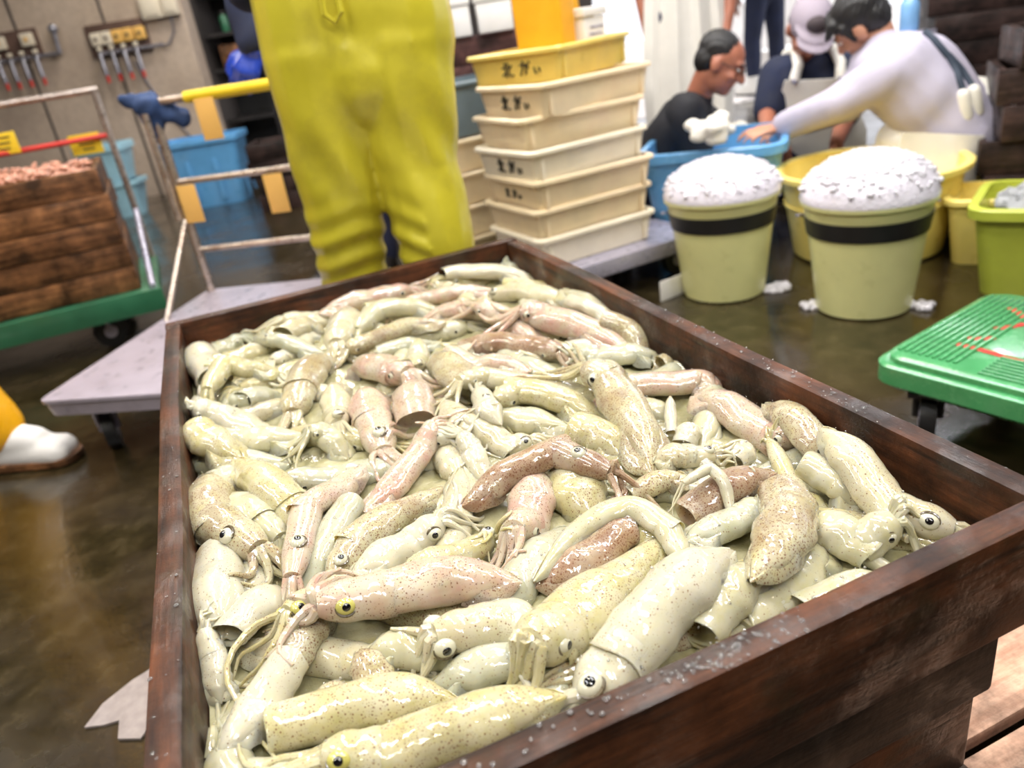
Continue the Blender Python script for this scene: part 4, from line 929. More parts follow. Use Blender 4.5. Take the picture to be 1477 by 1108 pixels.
for z, nm in ((hz, 'handle_bar'), (.60, 'cross_bar'), (.36, 'cross_bar')):
    mb = MB(); mb.tube([(xh, yA + .012, z), (xh, -yA - .012, z)], .014 if nm == 'handle_bar' else .011, 12); mb.build(nm, MT['steel'], t)
mb = MB(); mb.tube([(xh, yA - .13, hz), (xh, -yA + .02, hz)], .019, 12); mb.build('yellow_grip', MT['yellow'], t)
HB = Matrix.Rotation(az, 3, 'Z') @ V((xh, 0, hz)) + V((tc.x, tc.y, 0)); HDIR = Matrix.Rotation(az, 3, 'Z') @ V((0, -1, 0))
for y, z, lab in ((yA - .20, hz, 'orange card tag hanging from the yellow trolley grip'), (yA - .04, .60, 'orange card tag hanging at the trolley post'), (-.09, .60, 'orange card tag hanging mid way along the trolley cross bar')):
    o = MB().box((0, 0, -.075), (.004, .07, .13), 0, .001).build('card_tag', MT['tag']); p = Matrix.Rotation(az, 3, 'Z') @ V((xh - .018, y, z)) + V((tc.x, tc.y, 0)); o.location = p; o.rotation_euler = (0, .0, az); tag(o, lab, 'tag', 'orange tags on the trolley')
mb = MB(); p0 = V((0, 0, 0))
mb.ell((0, 0, 0), (.05, .05, .045)); mb.cap((0, 0, -.01), .04, (.01, .0, -.11), .018); mb.cap((0, .01, 0), .04, (.03, -.09, -.05), .03); mb.cap((0, 0, 0), .03, (-.03, .06, .03), .02)
o = mb.blend('rag', MT['cloth_b'], None, .006, 4, lambda c: .006 * np.sin(c[:, 0] * 90) * np.sin(c[:, 2] * 70 + c[:, 1] * 60)); o.location = Matrix.Rotation(az, 3, 'Z') @ V((xh, yA + .01, hz - .01)) + V((tc.x, tc.y, 0)); o.rotation_euler = (0, 0, az)
tag(o, 'dark blue rag knotted on the trolley handle corner', 'rag')

# green cart with a crate stack, left
gcz = .2; FR = atz(225, 418, gcz); gx0, gy0 = FR.x, FR.y
t = thing('green_cart', 'green painted hand cart loaded with brown crates, at the concrete wall', 'cart', (gx0 - .85, gy0 + .33, 0), math.radians(2))
MB().box((0, 0, gcz - .03), (1.7, .72, .06), 0, .008).build('deck', MT['green_dk'], t); MB().box((0, -.365, gcz - .035), (1.72, .02, .085), 0, .004).build('edge_rail', MT['green_dk'], t)
for x in (-.6, -.05, .62):
    for y in (-.25, .25): caster(t, x, y, .06, .14, 'black', 'steel2', .3)
pst = atd(126, 131, math.hypot(gx0 - CAM[0], gy0 + .62 - CAM[1])); hz2 = pst.z
for x in (.83, -.83):
    MB().tube([(x, .33, .2), (x, .33, hz2)], .014, 12).build('post', MT['steel'], t)
MB().tube([(-.845, .33, hz2), (.845, .33, hz2)], .014, 12).build('handle_bar', MT['steel'], t)
MB().tube([(.83, -.34, .21), (.83, .33, .42)], .012, 12).build('brace', MT['steel2'], t)
zr = atd(80, 208, math.hypot(gx0 - .4 - CAM[0], gy0 + .7 - CAM[1])).z
MB().tube([(-.83, .33, zr), (.83, .33, zr)], .011, 12).build('red_bar', MT['red'], t)
BS = []
for k in range(5):
    z = .2 + .002 + k * .094
    tt = thing('wooden_crate', ['brown crate lowest on the green cart', 'brown crate second from the deck of the green cart', 'brown crate third from the deck of the green cart', 'brown crate just below the shrimp crate on the green cart', 'brown crate holding pink shrimp on top of the green cart'][k], 'crate', (gx0 - .80 + .01 * math.sin(k * 3), gy0 + .33 + .006 * math.cos(k * 5), z), math.radians(3 + .4 * math.sin(k)), 'brown crates on the green cart')
    crate(tt, 1.46, .60, .092, MT['crate3'], 1, .022, k == 4, False)
    for f in (-.36, .02):
        board(tt, .088, .02, .05, (f * 1.2, -.311, .046), 0, MT['crate4'], .002, 'cleat').rotation_euler = (0, math.pi / 2, 0)
ztop = .2 + .002 + 5 * .094
mb = MB(); r_ = random.Random(4)
for i in range(520):
    x = r_.uniform(-.68, .68); y = r_.uniform(-.25, .25); z = .012 * math.sin(x * 5) + r_.uniform(-.012, .016); a = r_.random() * 6.28; s = .02 + .012 * r_.random()
    d = V((math.cos(a), math.sin(a), r_.uniform(-.3, .4))); mb.cap((x, y, z), .009, V((x, y, z)) + d * s, .006, 6)
o = mb.build('shrimp_heap', MT['shrimp']); o.location = (gx0 - .80, gy0 + .33, ztop - .012); o.rotation_euler = (0, 0, math.radians(3)); tag(o, 'heap of small pink shrimp filling the top brown crate', 'shrimp', None, 'stuff')
for px, lab, w in ((124, 'yellow card label hung on the red bar at the cart post', .135), (2, 'yellow card label hung at the far end of the red bar', .135)):
    p = atd(px, 208, math.hypot(gx0 - .4 - CAM[0], gy0 + .68 - CAM[1])); t = thing('card_label', lab, 'label', p, AZR, 'yellow labels on the red bar')
    MB().box((0, 0, 0), (w, .004, .085), 0, .001).build('card', MT['tag_y'], t)
    pr = MB()
    for i in range(3): pr.box((.004 * i, -.003, .024 - .022 * i), (.09 - .02 * i, .002, .006))
    pr.build('print', MT['ink'], t)

# tubs along the concrete wall
b1 = atz(320, 296, 0); t = thing('blue_tub', 'tall blue tub standing on the wet floor behind the trolley handle', 'tub', (b1.x, b1.y + .18, 0), AZR + .03)
tub(t, .58, .42, .50, MT['blue_tub'], .11, .007, .022, .04, .06, ribs=2)
for sg in (-.5, .5): MB().box((sg * .2, -.20, .2), (.03, .012, .3), 0, .004).build('rib', MT['blue_tub'], t)
b2 = atz(196, 306, 0); zz = 0
t = thing('pale_tub', 'pale blue lower tub of a stacked pair by the wall', 'tub', (b2.x - .02, b2.y - .1, 0), AZR); tub(t, .30, .28, .27, MT['lblue_tub'], .09, .007, .02, .03, .05)
t = thing('pale_tub', 'pale blue upper tub of a stacked pair by the wall', 'tub', (b2.x - .06, b2.y - .1, .274), AZR); tub(t, .34, .32, .28, MT['lblue_tub'], .07, .007, .02, .05, .05)
# dark rack and clutter beyond the wall end
rk = atd(322, 60, 7.9); t = thing('shelf_rack', 'dark metal shelf rack past the end of the concrete wall', 'rack', (rk.x + .12, rk.y + .25, 0), AZR)
for x in (-.26, .26):
    for y in (-.24, .24): MB().box((x, y, 1.0), (.04, .04, 2.0)).build('post', MT['dark'], t, False)
for z in (.1, .5, .93, 1.22, 1.55, 1.95): MB().box((0, 0, z), (.56, .52, .03)).build('shelf', MT['dark'], t, False)
MB().box((0, .25, 1.0), (.56, .01, 2.0)).build('back_panel', MT['black'], t, False)
t2 = thing('carton', 'brown carton on the lower shelf of the dark rack', 'carton', (rk.x + .12, rk.y + .2, .946), AZR + .05); MB().box((0, 0, .09), (.26, .3, .18), 0, .004).build('body', MT['crate3'], t2); MB().box((0, 0, .185), (.262, .302, .008), 0, .002).build('flap', MT['crate3'], t2)
t2 = thing('spray_can', 'red capped can on the upper shelf of the dark rack', 'can', (rk.x + .15, rk.y + .1, 1.236), AZR); MB().lathe([(.032, 0), (.034, .005), (.034, .13), (.022, .15)], 20).build('body', MT['white'], t2); MB().lathe([(.024, .15), (.026, .152), (.026, .19), (.02, .195)], 20).build('cap', MT['red'], t2)
t2 = thing('spray_can', 'green can beside the red capped can on the rack', 'can', (rk.x + .06, rk.y + .1, 1.236), AZR); MB().lathe([(.032, 0), (.034, .005), (.034, .12), (.022, .14)], 20).build('body', MT['green_dk'], t2); MB().lathe([(.02, .14), (.022, .142), (.022, .17), (.018, .175)], 20).build('cap', MT['dark'], t2)
for k, (px, py, D, n) in enumerate(((412, 275, 5.6, 4), (460, 262, 6.2, 5))):
    p = atd(px, py, D)
    for j in range(n):
        t = thing('wooden_crate', 'dark brown crate, %s from the floor, in the %s stack behind the trolley cross bars' % (['first', 'second', 'third', 'fourth', 'fifth'][j], ['nearer', 'farther'][k]), 'crate', (p.x + .12 + .02 * math.sin(j * 2 + k), p.y + .2, j * .113), AZR + .06 * math.sin(j * 2.3), 'dark crates behind the trolley'); crate(t, .5, .4, .111, MT['crate4'], 1, .02, j == n - 1, False)
# wall fittings
t = thing('outlet_board', 'brown board with two sockets on the concrete wall', 'outlet board', wp(10, 66)); t.rotation_euler = (0, 0, 0)
def wpart(t, name, mat, fn):
    mb = MB(); fn(mb); c = t.location; mb.v = [(v[0] - c[0], v[1] - c[1], v[2] - c[2]) for v in mb.v]; return mb.build(name, mat, t)
wpart(t, 'back_board', MT['brownboard'], lambda mb: wall_piece(mb, 10, 66, .56, .20, .03))
for px, py in ((4, 63), (44, 57)):
    s = wpart(t, 'socket', MT['switch'], lambda mb: wall_piece(mb, px, py, .10, .10, .05, .03, .012)); 
    k = MB(); p = wp(px, py, .083) - t.location; k.box(p, (.03, .008, .03), AZR, .003).build('socket_face', MT['tag'], s)
t = thing('outlet_board', 'grey board with a row of five sockets on the concrete wall', 'outlet board', wp(172, 56))
wpart(t, 'back_board', MT['brownboard'], lambda mb: wall_piece(mb, 172, 55, .50, .25, .025))
for i, (px, py) in enumerate(((143, 57), (158, 54.5), (173, 52), (188, 49.5), (205, 47))):
    s = wpart(t, 'socket', MT['switch'] if i < 2 else MT['tag'], lambda mb: wall_piece(mb, px, py, .085, .10, .05, .025, .012))
    MB().box(wp(px, py, .08) - t.location, (.025, .008, .025), AZR, .003).build('socket_face', MT['brownboard'], s)
def manifold(lab, x0, y0, x1, y1, drops, up=None):
    t = thing('tap_manifold', lab, 'taps', wp((x0 + x1) / 2, (y0 + y1) / 2))
    c = t.location; MB().tube([wp(x0, y0, .07) - c, wp(x1, y1, .07) - c], .016, 10).build('pipe', MT['pipe'], t)
    for (px, py) in drops:
        a = wp(px, py, .07) - c; d = -UP
        b = MB().tube([a, a - FWD * .05, a - FWD * .07 + d * .02, a - FWD * .07 + d * .17], .018, 10).build('tap', MT['pipe'], t)
        MB().box(a - FWD * .05 + V((0, 0, .035)), (.03, .03, .03), AZR, .004).build('tap_handle', MT['switch'], b)
        MB().cyl(a - FWD * .07 + d * .17, a - FWD * .07 + d * .225, .014, 10).build('hose_end', MT['red'], b)
    if up:
        MB().tube([wp(*up[0], .07) - c, wp(*up[1], .07) - c], .018, 10).build('riser', MT['pipe'], t); MB().ell(wp(*up[0], .07) - c, (.04, .03, .04)).build('gauge', MT['pipe'], t)
manifold('row of four water taps below the two socket board', 5, 90, 94, 76, [(10, 88), (27, 86), (44, 83), (63, 80)], ((82, 42), (92, 76)))
manifold('row of four water taps below the five socket board', 148, 78, 240, 64, [(154, 77), (171, 74), (188, 72), (205, 69)])
for px, py, lab, w in ((220, 8, 'cream switch box with grey frame high on the concrete wall', .17), (246, 3, 'plain cream switch box beside the wall end', .12)):
    t = thing('switch_box', lab, 'switch box', wp(px, py)); wpart(t, 'box', MT['switch'], lambda mb: wall_piece(mb, px, py, w, .20, .08, 0, .01)); wpart(t, 'cover', MT['switch'], lambda mb: wall_piece(mb, px, py, w * .7, .15, .012, .08, .004))
for k, (pts, lab) in enumerate((([(247, 20), (252, 45), (246, 62), (236, 66)], 'thin grey cable curving below the switch boxes'), ([(195, 88), (215, 120), (240, 160), (280, 200)], 'thin grey cable hanging down the concrete wall'))):
    o = MB().tube([wp(x, y, .02) for x, y in pts], .008, 8).build('cable', MT['pipe']); tag(o, lab, 'cable')
# dark crate stacks on the right
def stack(px, py, D, rz, n, w, l, mat, labs, jx, hh=.111, offs=None):
    p = atd(px, py, D); RX = V((math.cos(rz), math.sin(rz), 0)); RY = V((-RX.y, RX.x, 0))
    for k in range(n):
        r_ = random.Random(int(px) * 7 + k); dx = offs[k] if offs else (r_.random() - .5) * jx; dr = (r_.random() - .5) * .12
        t = thing('wooden_crate', labs(k), 'crate', (p.x + RX.x * (w / 2 + dx) + RY.x * l / 2, p.y + RX.y * (w / 2 + dx) + RY.y * l / 2, k * (hh + .002)), rz + dr, labs('g'))
        crate(t, w, l, hh, mat, 1, .024, k == n - 1, False)
NUM = ['first', 'second', 'third', 'fourth', 'fifth', 'sixth', 'seventh', 'eighth', 'ninth', 'tenth', 'eleventh', 'twelfth', 'thirteenth']
stack(1412, 250, 3.08, AZR - .45, 9, .8, .34, MT['crate4'], lambda k: 'crates stacked beyond the lime tub' if k == 'g' else 'dark wet crate, %s from the floor in the stack beyond the lime tub' % NUM[k], .12, offs=[0, .02, .0, .04, .03, .07, .16, .14, .12])
stack(1345, 60, 4.3, AZR - .35, 11, .95, .6, MT['crate4'], lambda k: 'far crates behind the man in lavender' if k == 'g' else 'dark maroon crate, %s from the floor in the far stack behind the man in lavender' % NUM[k], .06)
# blue bottle on the far side
p = atd(1311, 35, 4.2); t = thing('bottle', 'pale blue plastic bottle with white cap behind the man in lavender', 'bottle', (p.x, p.y, p.z - .03), 0)
MT['bottle'] = plain('pale blue bottle', (.25, .50, .85, 1), .2, coat=.3)
MB().lathe([(.036, 0), (.04, .006), (.04, .11), (.03, .135), (.016, .15), (.016, .16)], 24).build('body', MT['bottle'], t); MB().lathe([(.018, .158), (.019, .16), (.019, .185), (.016, .188)], 20).build('cap', MT['white'], t)
pz = p.z - .03
t = thing('white_post', 'slim grey stand carrying the pale blue bottle', 'stand', (p.x, p.y, 0)); MB().box((0, 0, pz - .012), (.16, .16, .02), 0, .003).build('top', MT['steel2'], t); MB().cyl((0, 0, .02), (0, 0, pz - .02), .02).build('post', MT['steel2'], t); MB().box((0, 0, .012), (.2, .2, .02), 0, .003).build('foot', MT['steel2'], t)
# bright yard clutter
for px, py, D, w, h, lab in ((1052, 118, 8.6, .36, .32, 'white foam box on the sunlit yard beside the dark trousered walker'), (1128, 128, 9.2, .5, .3, 'long white foam box on the sunlit yard behind the capped man'), (1062, 95, 11.5, .7, .75, 'tall white carton farther out on the sunlit yard'), (1180, 110, 12., .9, .9, 'big white carton far out behind the capped man')):
    p = atd(px, py, D); t = thing('foam_box', lab, 'box', (p.x, p.y, .006), AZR + .2); MB().box((0, 0, h * .45), (w, w * .8, h * .9), 0, .01).build('body', MT['white'], t); MB().box((0, 0, h * .95), (w + .03, w * .8 + .03, h * .1), 0, .01).build('lid', MT['white'], t)
# wet scrap of paper on the floor, left of the crate
p = atz(182, 1025, 0); mb = MB(); out = [(-.062, .005), (-.03, .04), (.02, .062), (.06, .07), (.07, .0), (.05, -.05), (.01, -.085), (-.02, -.06), (-.012, -.02), (-.035, -.012)]
n = len(out); mb.add([(x, y, .0045) for x, y in out] + [(x, y, .0005) for x, y in out], [tuple(range(n)), tuple(range(n, 2 * n))[::-1]] + [(i, (i + 1) % n, n + (i + 1) % n, n + i) for i in range(n)])
MT['scrap'] = plain('wet grey paper', (.36, .31, .30, 1), .4, var=.15, vs=60, coat=.3)
o = mb.build('paper_scrap', MT['scrap']); o.location = (p.x, p.y, 0); o.rotation_euler = (0, 0, .2); tag(o, 'torn wet grey paper scrap on the floor at the crate', 'paper')
# ------------------------------------------------------------------ people
def lerp(a, b, t): return V(a).lerp(V(b), t)
def p_torso(mb, J, e=0., w=1.):
    c, p = J['chest'], J['pelvis']
    for s in 'LR': mb.cap(lerp(J['sh' + s], c, .40), (.085 * w) + e, lerp(J['hip' + s], p, .25), .100 * w + e)
    mb.cap(c, .105 * w + e, p, .115 * w + e); mb.cap(lerp(J['shL'], J['shR'], .06), .058 + e, lerp(J['shR'], J['shL'], .06), .058 + e)
    mb.cap(lerp(J['shL'], J['shR'], .5), .07 + e, J['neck'], .052 + e * .4)
def p_arm(mb, J, s, e=0., t=2., w=1.):
    sh, el, wr = J['sh' + s], J['el' + s], J['wr' + s]
    if t >= 1: mb.cap(sh, .054 * w + e, el, .041 * w + e)
    else: mb.cap(sh, .054 * w + e, lerp(sh, el, t), (.054 - .012 * t) * w + e * 1.15); return
    if t > 1: mb.cap(el, .041 * w + e, lerp(el, wr, t - 1), (.041 - .013 * (t - 1)) * w + e)
def p_leg(mb, J, s, e=0., t=2., w=1.):
    h, k, a = J['hip' + s], J['kn' + s], J['an' + s]
    mb.cap(h, .086 * w + e, k, .057 * w + e)
    if t > 1: mb.cap(k, .057 * w + e, lerp(k, a, .35), .056 * w + e); mb.cap(lerp(k, a, .35), .056 * w + e, lerp(k, a, t - 1), .040 * w + e * 1.2)
def p_foot(mb, J, s, e=0.):
    a = V(J['an' + s]); t = V(J['toe' + s]); d = (t - a); d.z = 0; d.normalize()
    heel = V((a.x, a.y, .036 + e * .5)) - d * .035; ball = V((t.x, t.y, .030 + e * .5)); sd = V((-d.y, d.x, 0)) * .018
    mb.cap(a, .040 + e, heel, .034 + e); mb.cap(heel, .034 + e, ball + sd, .028 + e); mb.cap(heel, .034 + e, ball - sd, .028 + e); mb.cap(a, .040 + e, lerp(a, ball, .6) + V((0, 0, .012)), .034 + e)
def p_hand(mb, wr, d, n, th, curl=.5, e=0.):
    """palm, five unequal bent fingers; d towards the fingers, n out of the palm's back, th towards the thumb"""
    wr = V(wr); d = V(d).normalized(); n = (V(n) - d * V(n).dot(d)).normalized(); th = (V(th) - d * V(th).dot(d) - n * V(th).dot(n)).normalized()
    K = []
    for i, (o, L) in enumerate(((.031, .078), (.011, .083), (-.010, .079), (-.030, .071))):
        k = wr + d * L + th * o; K.append(k); mb.cap(wr + d * .012 + th * o * .45, .016 + e, k, .0125 + e)
    for i, (k, f) in enumerate(zip(K, (.95, 1.05, .98, .78))):
        sp = th * (.10 * (1.5 - i)); q = (d + sp).normalized(); p = k
        for j, (L, r) in enumerate(((.042, .0095), (.027, .0085), (.021, .0075))):
            c = curl * (.5 + .35 * j); ca, sa = math.cos(c * (1 + .06 * i)), math.sin(c * (1 + .06 * i)); q = (q * ca - n * sa * (1 if abs(q.dot(n)) < .999 else 0)).normalized()
            b = p + q * L * f; mb.cap(p, r + e, b, r * .9 + e, 10); p = b
            nn = (n - q * n.dot(q)); n_ = nn.normalized() if nn.length > 1e-4 else n
            n = n if j == 2 else n
    t0 = wr + d * .022 + th * .022; t1 = t0 + (th * .75 + d * .65 - n * .25).normalized() * .042; t2 = t1 + (d * .9 + th * .25 - n * .35).normalized() * .032; t3 = t2 + (d * .95 - n * .35 - th * .05).normalized() * .022
    mb.cap(t0, .015 + e, t1, .0115 + e, 10); mb.cap(t1, .0115 + e, t2, .0095 + e, 10); mb.cap(t2, .0095 + e, t3, .008 + e, 10)
def headframe(f, u):
    f = V(f).normalized(); r = f.cross(V(u)).normalized(); u = r.cross(f).normalized(); return Matrix((r, f, u)).transposed()
def p_head(mb, J):
    H = headframe(J['face'], J['hup']); c = V(J['head']); q = lambda x, y, z: c + H @ V((x, y, z))
    mb.ell(q(0, -.012, .030), (.074, .094, .082), H, 24, 14); mb.ell(q(0, .018, -.035), (.060, .072, .078), H, 24, 14); mb.ell(q(0, .056, -.086), (.030, .028, .024), H)
    mb.cap(q(0, .085, .012), .011, q(0, .108, -.026), .015, 10)                    # nose
    for s in (-1, 1):
        mb.ell(q(s * .077, -.010, -.008), (.012, .022, .033), H, 14, 8); mb.cap(q(s * .012, .086, .026), .010, q(s * .045, .074, .026), .009, 10); mb.ell(q(s * .042, .062, -.024), (.02, .02, .018), H, 12, 8)
    mb.cap(q(-.022, .080, -.052), .0075, q(.022, .080, -.052), .0075, 10); mb.cap(q(-.018, .078, -.063), .008, q(.018, .078, -.063), .008, 10)
    mb.cap(q(0, -.03, -.05), .054, J['neck'], .056)
    return H, q
def eyes(par, J):
    H = headframe(J['face'], J['hup']); c = V(J['head'])
    for s in (-1, 1):
        o = MB().ell(c + H @ V((s * .031, .077, .006)), (.011, .007, .006), H, 14, 8).build('eye', MT['white'], par)
        MB().ell(c + H @ V((s * .031, .0825, .006)), (.0055, .003, .0055), H, 10, 6).build('iris', MT['ink'], o)
        MB().cap(c + H @ V((s * .016, .092, .028)), .004, c + H @ V((s * .05, .078, .03)), .004, 8).build('eyebrow', MT['hair'], par)
def hair(par, J, kind='short'):
    H = headframe(J['face'], J['hup']); c = V(J['head']); q = lambda x, y, z: c + H @ V((x, y, z)); mb = MB()
    if kind == 'full':
        mb.ell(q(0, -.022, .048), (.084, .098, .082), H, 24, 14); mb.ell(q(0, -.055, .0), (.076, .060, .075), H, 24, 14)
        for i in range(7): x = -.06 + .02 * i; mb.cap(q(x, .045, .098 - .3 * abs(x)), .022, q(x * 1.15, .080, .062), .012, 8)
        for s in (-1, 1): mb.cap(q(s * .074, .02, .05), .018, q(s * .078, .018, -.01), .010, 8)
    else:
        mb.ell(q(0, -.030, .046), (.079, .088, .076), H, 24, 14); mb.ell(q(0, -.055, .0), (.074, .056, .07), H, 24, 14)
    mb.blend('hair', MT['hair'], par, .006, 3, lambda c_: .0025 * np.sin(c_[:, 0] * 260) * np.sin(c_[:, 1] * 240 + c_[:, 2] * 90))
def person(lab, J, skin='skin', handL=None, handR=None, feet=True):
    base = V(J['pelvis']); t = thing('person', lab, 'person', (base.x, base.y, 0))
    off = V((base.x, base.y, 0))
    for k in list(J):
        if k in ('face', 'hup'): continue
        J[k] = V(J[k]) - off
    mb = MB(); p_torso(mb, J); H, q = p_head(mb, J)
    for s in 'LR':
        p_arm(mb, J, s); p_leg(mb, J, s); p_foot(mb, J, s)
        hd = handL if s == 'L' else handR
        d = (J['wr' + s] - J['el' + s]).normalized(); hd = hd or {}
        p_hand(mb, J['wr' + s], hd.get('d', d), hd.get('n', V((0, 0, 1)) - FWD * .2), hd.get('th', (RGT if s == 'L' else -RGT)), hd.get('curl', .45))
    mb.blend('body', MT[skin], t, .008, 3)
    t['off'] = 0.; return t
def wr_fold(a, f1=38, f2=31):
    return lambda c: a * (np.sin(c[:, 2] * f1 + 3 * np.sin(c[:, 0] * 11) + c[:, 1] * 7) + .6 * np.sin(c[:, 0] * f2 + 4 * np.sin(c[:, 2] * 9 + c[:, 1] * 5)))
def boots(t, J, mat, sole, hgt=.28):
    for s in 'LR':
        mb = MB(); a, k = J['an' + s], J['kn' + s]; L = (k - a).length; p_foot(mb, J, s, .010); mb.cap(a, .052, a + (k - a) * (hgt / L), .066)
        b = mb.blend('boot', MT[mat], t, .009, 4); d = (J['toe' + s] - a); d.z = 0; d.normalize(); m = V((a.x, a.y, 0)).lerp(V((J['toe' + s].x, J['toe' + s].y, 0)), .42)
        so = MB(); rings(so, [(.27, .098, 0), (.285, .108, .006), (.285, .108, .022), (.27, .096, .024)], .046); ang = math.atan2(d.y, d.x); R_ = Matrix.Rotation(ang, 3, 'Z'); so.v = [tuple(R_ @ V(v) + m) for v in so.v]; so.build('sole', MT[sole], b)
def standing(base, face, h=1.66, sp=.10, hipw=.088, bend=0.):
    """joints of a standing figure at base (x, y), looking along face"""
    f = V(face).normalized(); l = V((-f.y, f.x, 0)); b = V((base[0], base[1], 0)); k = h / 1.70; J = {}
    for s, sg in (('L', 1), ('R', -1)):
        J['hip' + s] = b + l * sg * hipw * k + UP * .88 * k; J['kn' + s] = b + l * sg * (sp + .01) * k + UP * .48 * k + f * .012; J['an' + s] = b + l * sg * (sp + .015) * k + UP * .085 - f * .01
        J['toe' + s] = J['an' + s] + f * .155 + l * sg * .03; J['sh' + s] = b + l * sg * .185 * k + UP * 1.385 * k + f * bend; J['el' + s] = J['sh' + s] + (-UP * .285 + l * sg * .05) * k; J['wr' + s] = J['el' + s] + (-UP * .235 + f * .09) * k
    J['pelvis'] = b + UP * .94 * k; J['chest'] = b + UP * 1.27 * k + f * bend * .8; J['neck'] = b + UP * 1.44 * k + f * bend; J['head'] = b + UP * 1.575 * k + f * (bend + .03); J['face'] = f; J['hup'] = UP
    return J

# 1 the figure in yellow oilskin trousers, seen from behind
pb = atd(560, 240, 1.80); J = standing((pb.x, pb.y), FWD * .9 + RGT * .35, 1.62, .098)
hl = atd(478, 150, 1.78); 
for s, px, py, Dd in (('L', 494, 320, 1.80), ('R', 624, 320, 1.74)):
    p = atd(px, py, Dd); J['kn' + s] = V((p.x, p.y, .46)); a = atd(px + 12, py + 75, Dd + (.03 if s == 'L' else 0)); J['an' + s] = V((a.x, a.y, .085)); J['toe' + s] = J['an' + s] + (FWD * .9 + RGT * .3) * .16
    h = atd(468 if s == 'L' else 572, 120, 1.79); J['hip' + s] = V((h.x, h.y, .835))
pv = atd(516, 60, 1.80); J['pelvis'] = V((pv.x, pv.y, .93))
for k in ('chest', 'neck', 'head'): J[k] = V((pv.x, pv.y, J[k].z)) + FWD * (.04 if k != 'head' else .09)
for s, sg in (('L', -1), ('R', 1)):
    J['sh' + s] = V((pv.x, pv.y, 1.33)) + RGT * sg * .18 + FWD * .04; J['el' + s] = J['sh' + s] - UP * .25 + RGT * sg * .05 + FWD * .12; J['wr' + s] = J['el' + s] + FWD * .22 + UP * .03
t = person('person in bright yellow waterproof trousers seen from behind, standing past the squid crate', J)
def yw(c):
    f = .0028 * (np.sin(c[:, 2] * 22 - c[:, 0] * 14 + 3 * np.sin(c[:, 0] * 9 + c[:, 2] * 6) + c[:, 1] * 9))
    kn = np.exp(-((c[:, 2] - .52) / .09) ** 2); f += kn * .004 * (c[:, 0] < .03) * np.sin(c[:, 2] * 110 + c[:, 0] * 18 + 2.5 * np.sin(c[:, 0] * 21))
    cr = np.exp(-((c[:, 2] - .72) / .10) ** 2); f += cr * .004 * np.sin(c[:, 0] * 70 + c[:, 2] * 30)
    return f
mb = MB()
for q in (-.082, -.03, .03, .082): mb.cap(J['pelvis'] + RGT * q - UP * .02, .122, J['pelvis'] + RGT * q + UP * .36 + FWD * .03, .118)
for s, sg in (('L', -1), ('R', 1)):
    mt = lerp(J['hip' + s], J['kn' + s], .45); mb.cap(J['pelvis'] + RGT * sg * .080 - UP * .015 - FWD * .005, .121, mt, .094)
    kr = .083 if s == 'L' else .090; mb.cap(mt, .094, J['kn' + s] + UP * .05, kr); mb.cap(J['kn' + s] + UP * .05, kr, J['an' + s] + UP * .17, .066 if s == 'L' else .084); mb.cap(J['an' + s] + UP * .17, .066 if s == 'L' else .084, J['an' + s] + UP * .06, .068 if s == 'L' else .084)
mb.ell(J['pelvis'] - UP * .05 - FWD * .004, (.13, .126, .15))
tr = mb.blend('trousers', MT['yellow_rain'], t, .0075, 5, yw)
mb = MB()
p0 = J['pelvis'] - FWD * .128 - RGT * .02 + UP * .06
mb.tube([p0 + UP * .07 - RGT * .014, p0 - RGT * .016 - FWD * .008, p0 - UP * .016, p0 + RGT * .016 - FWD * .008, p0 + UP * .07 + RGT * .014], .006, 8); mb.build('strap_loop', MT['yellow_rain'], t)
mb = MB(); mb.cap(J['chest'] + UP * .06 - RGT * .08, .11, J['chest'] + UP * .06 + RGT * .08, .11); mb.cap(J['shL'], .07, J['shR'], .07)
for s in 'LR': p_arm(mb, J, s, .014, 1.9)
mb.blend('shirt', MT['navy'], t, .012, 4); hair(t, J, 'full'); eyes(t, J); boots(t, J, 'white', 'crate3')

# 2 the figure at the left edge: one orange yellow leg and a white boot
bt = atz(36, 668, 0); J = standing((bt.x, bt.y), RGT, 1.68)
a = V((bt.x, bt.y, .085)) - RGT * .03 - FWD * .0; off = a - J['anR']
for k in J:
    if k not in ('face', 'hup'): J[k] = J[k] + V((off.x, off.y, 0))
J['anR'] = a; J['toeR'] = a + RGT * .155 - FWD * .02; J['knR'] = a + UP * .40 - RGT * .10; J['hipR'] = J['hipR'] - RGT * .13; J['anL'] = J['anL'] - RGT * .35; J['toeL'] = J['anL'] + RGT * .155; J['knL'] = J['anL'] + UP * .39 + RGT * .06; J['hipL'] -= RGT * .13
for k in ('pelvis', 'chest', 'neck', 'head', 'shL', 'shR', 'elL', 'elR', 'wrL', 'wrR'): J[k] = J[k] - RGT * .13
t = person('person in orange yellow waterproof trousers and white boot, cut by the photo edge', J)
mb = MB(); p_torso(mb, J, .014)
for s in 'LR': mb.cap(J['hip' + s], .10, J['kn' + s], .078); mb.cap(J['kn' + s], .078, J['an' + s] + UP * .03 + RGT * .0, .072)
mb.cap(J['pelvis'], .13, J['pelvis'] + UP * .3, .13)
mb.blend('overalls', MT['orange_rain'], t, .011, 6, wr_fold(.0022)); hair(t, J, 'full'); eyes(t, J)
mb = MB()
for s in 'LR': p_arm(mb, J, s, .014, 1.9)
mb.blend('shirt', MT['shirt_l'], t, .012, 4)
boots(t, J, 'white', 'crate3', .14)

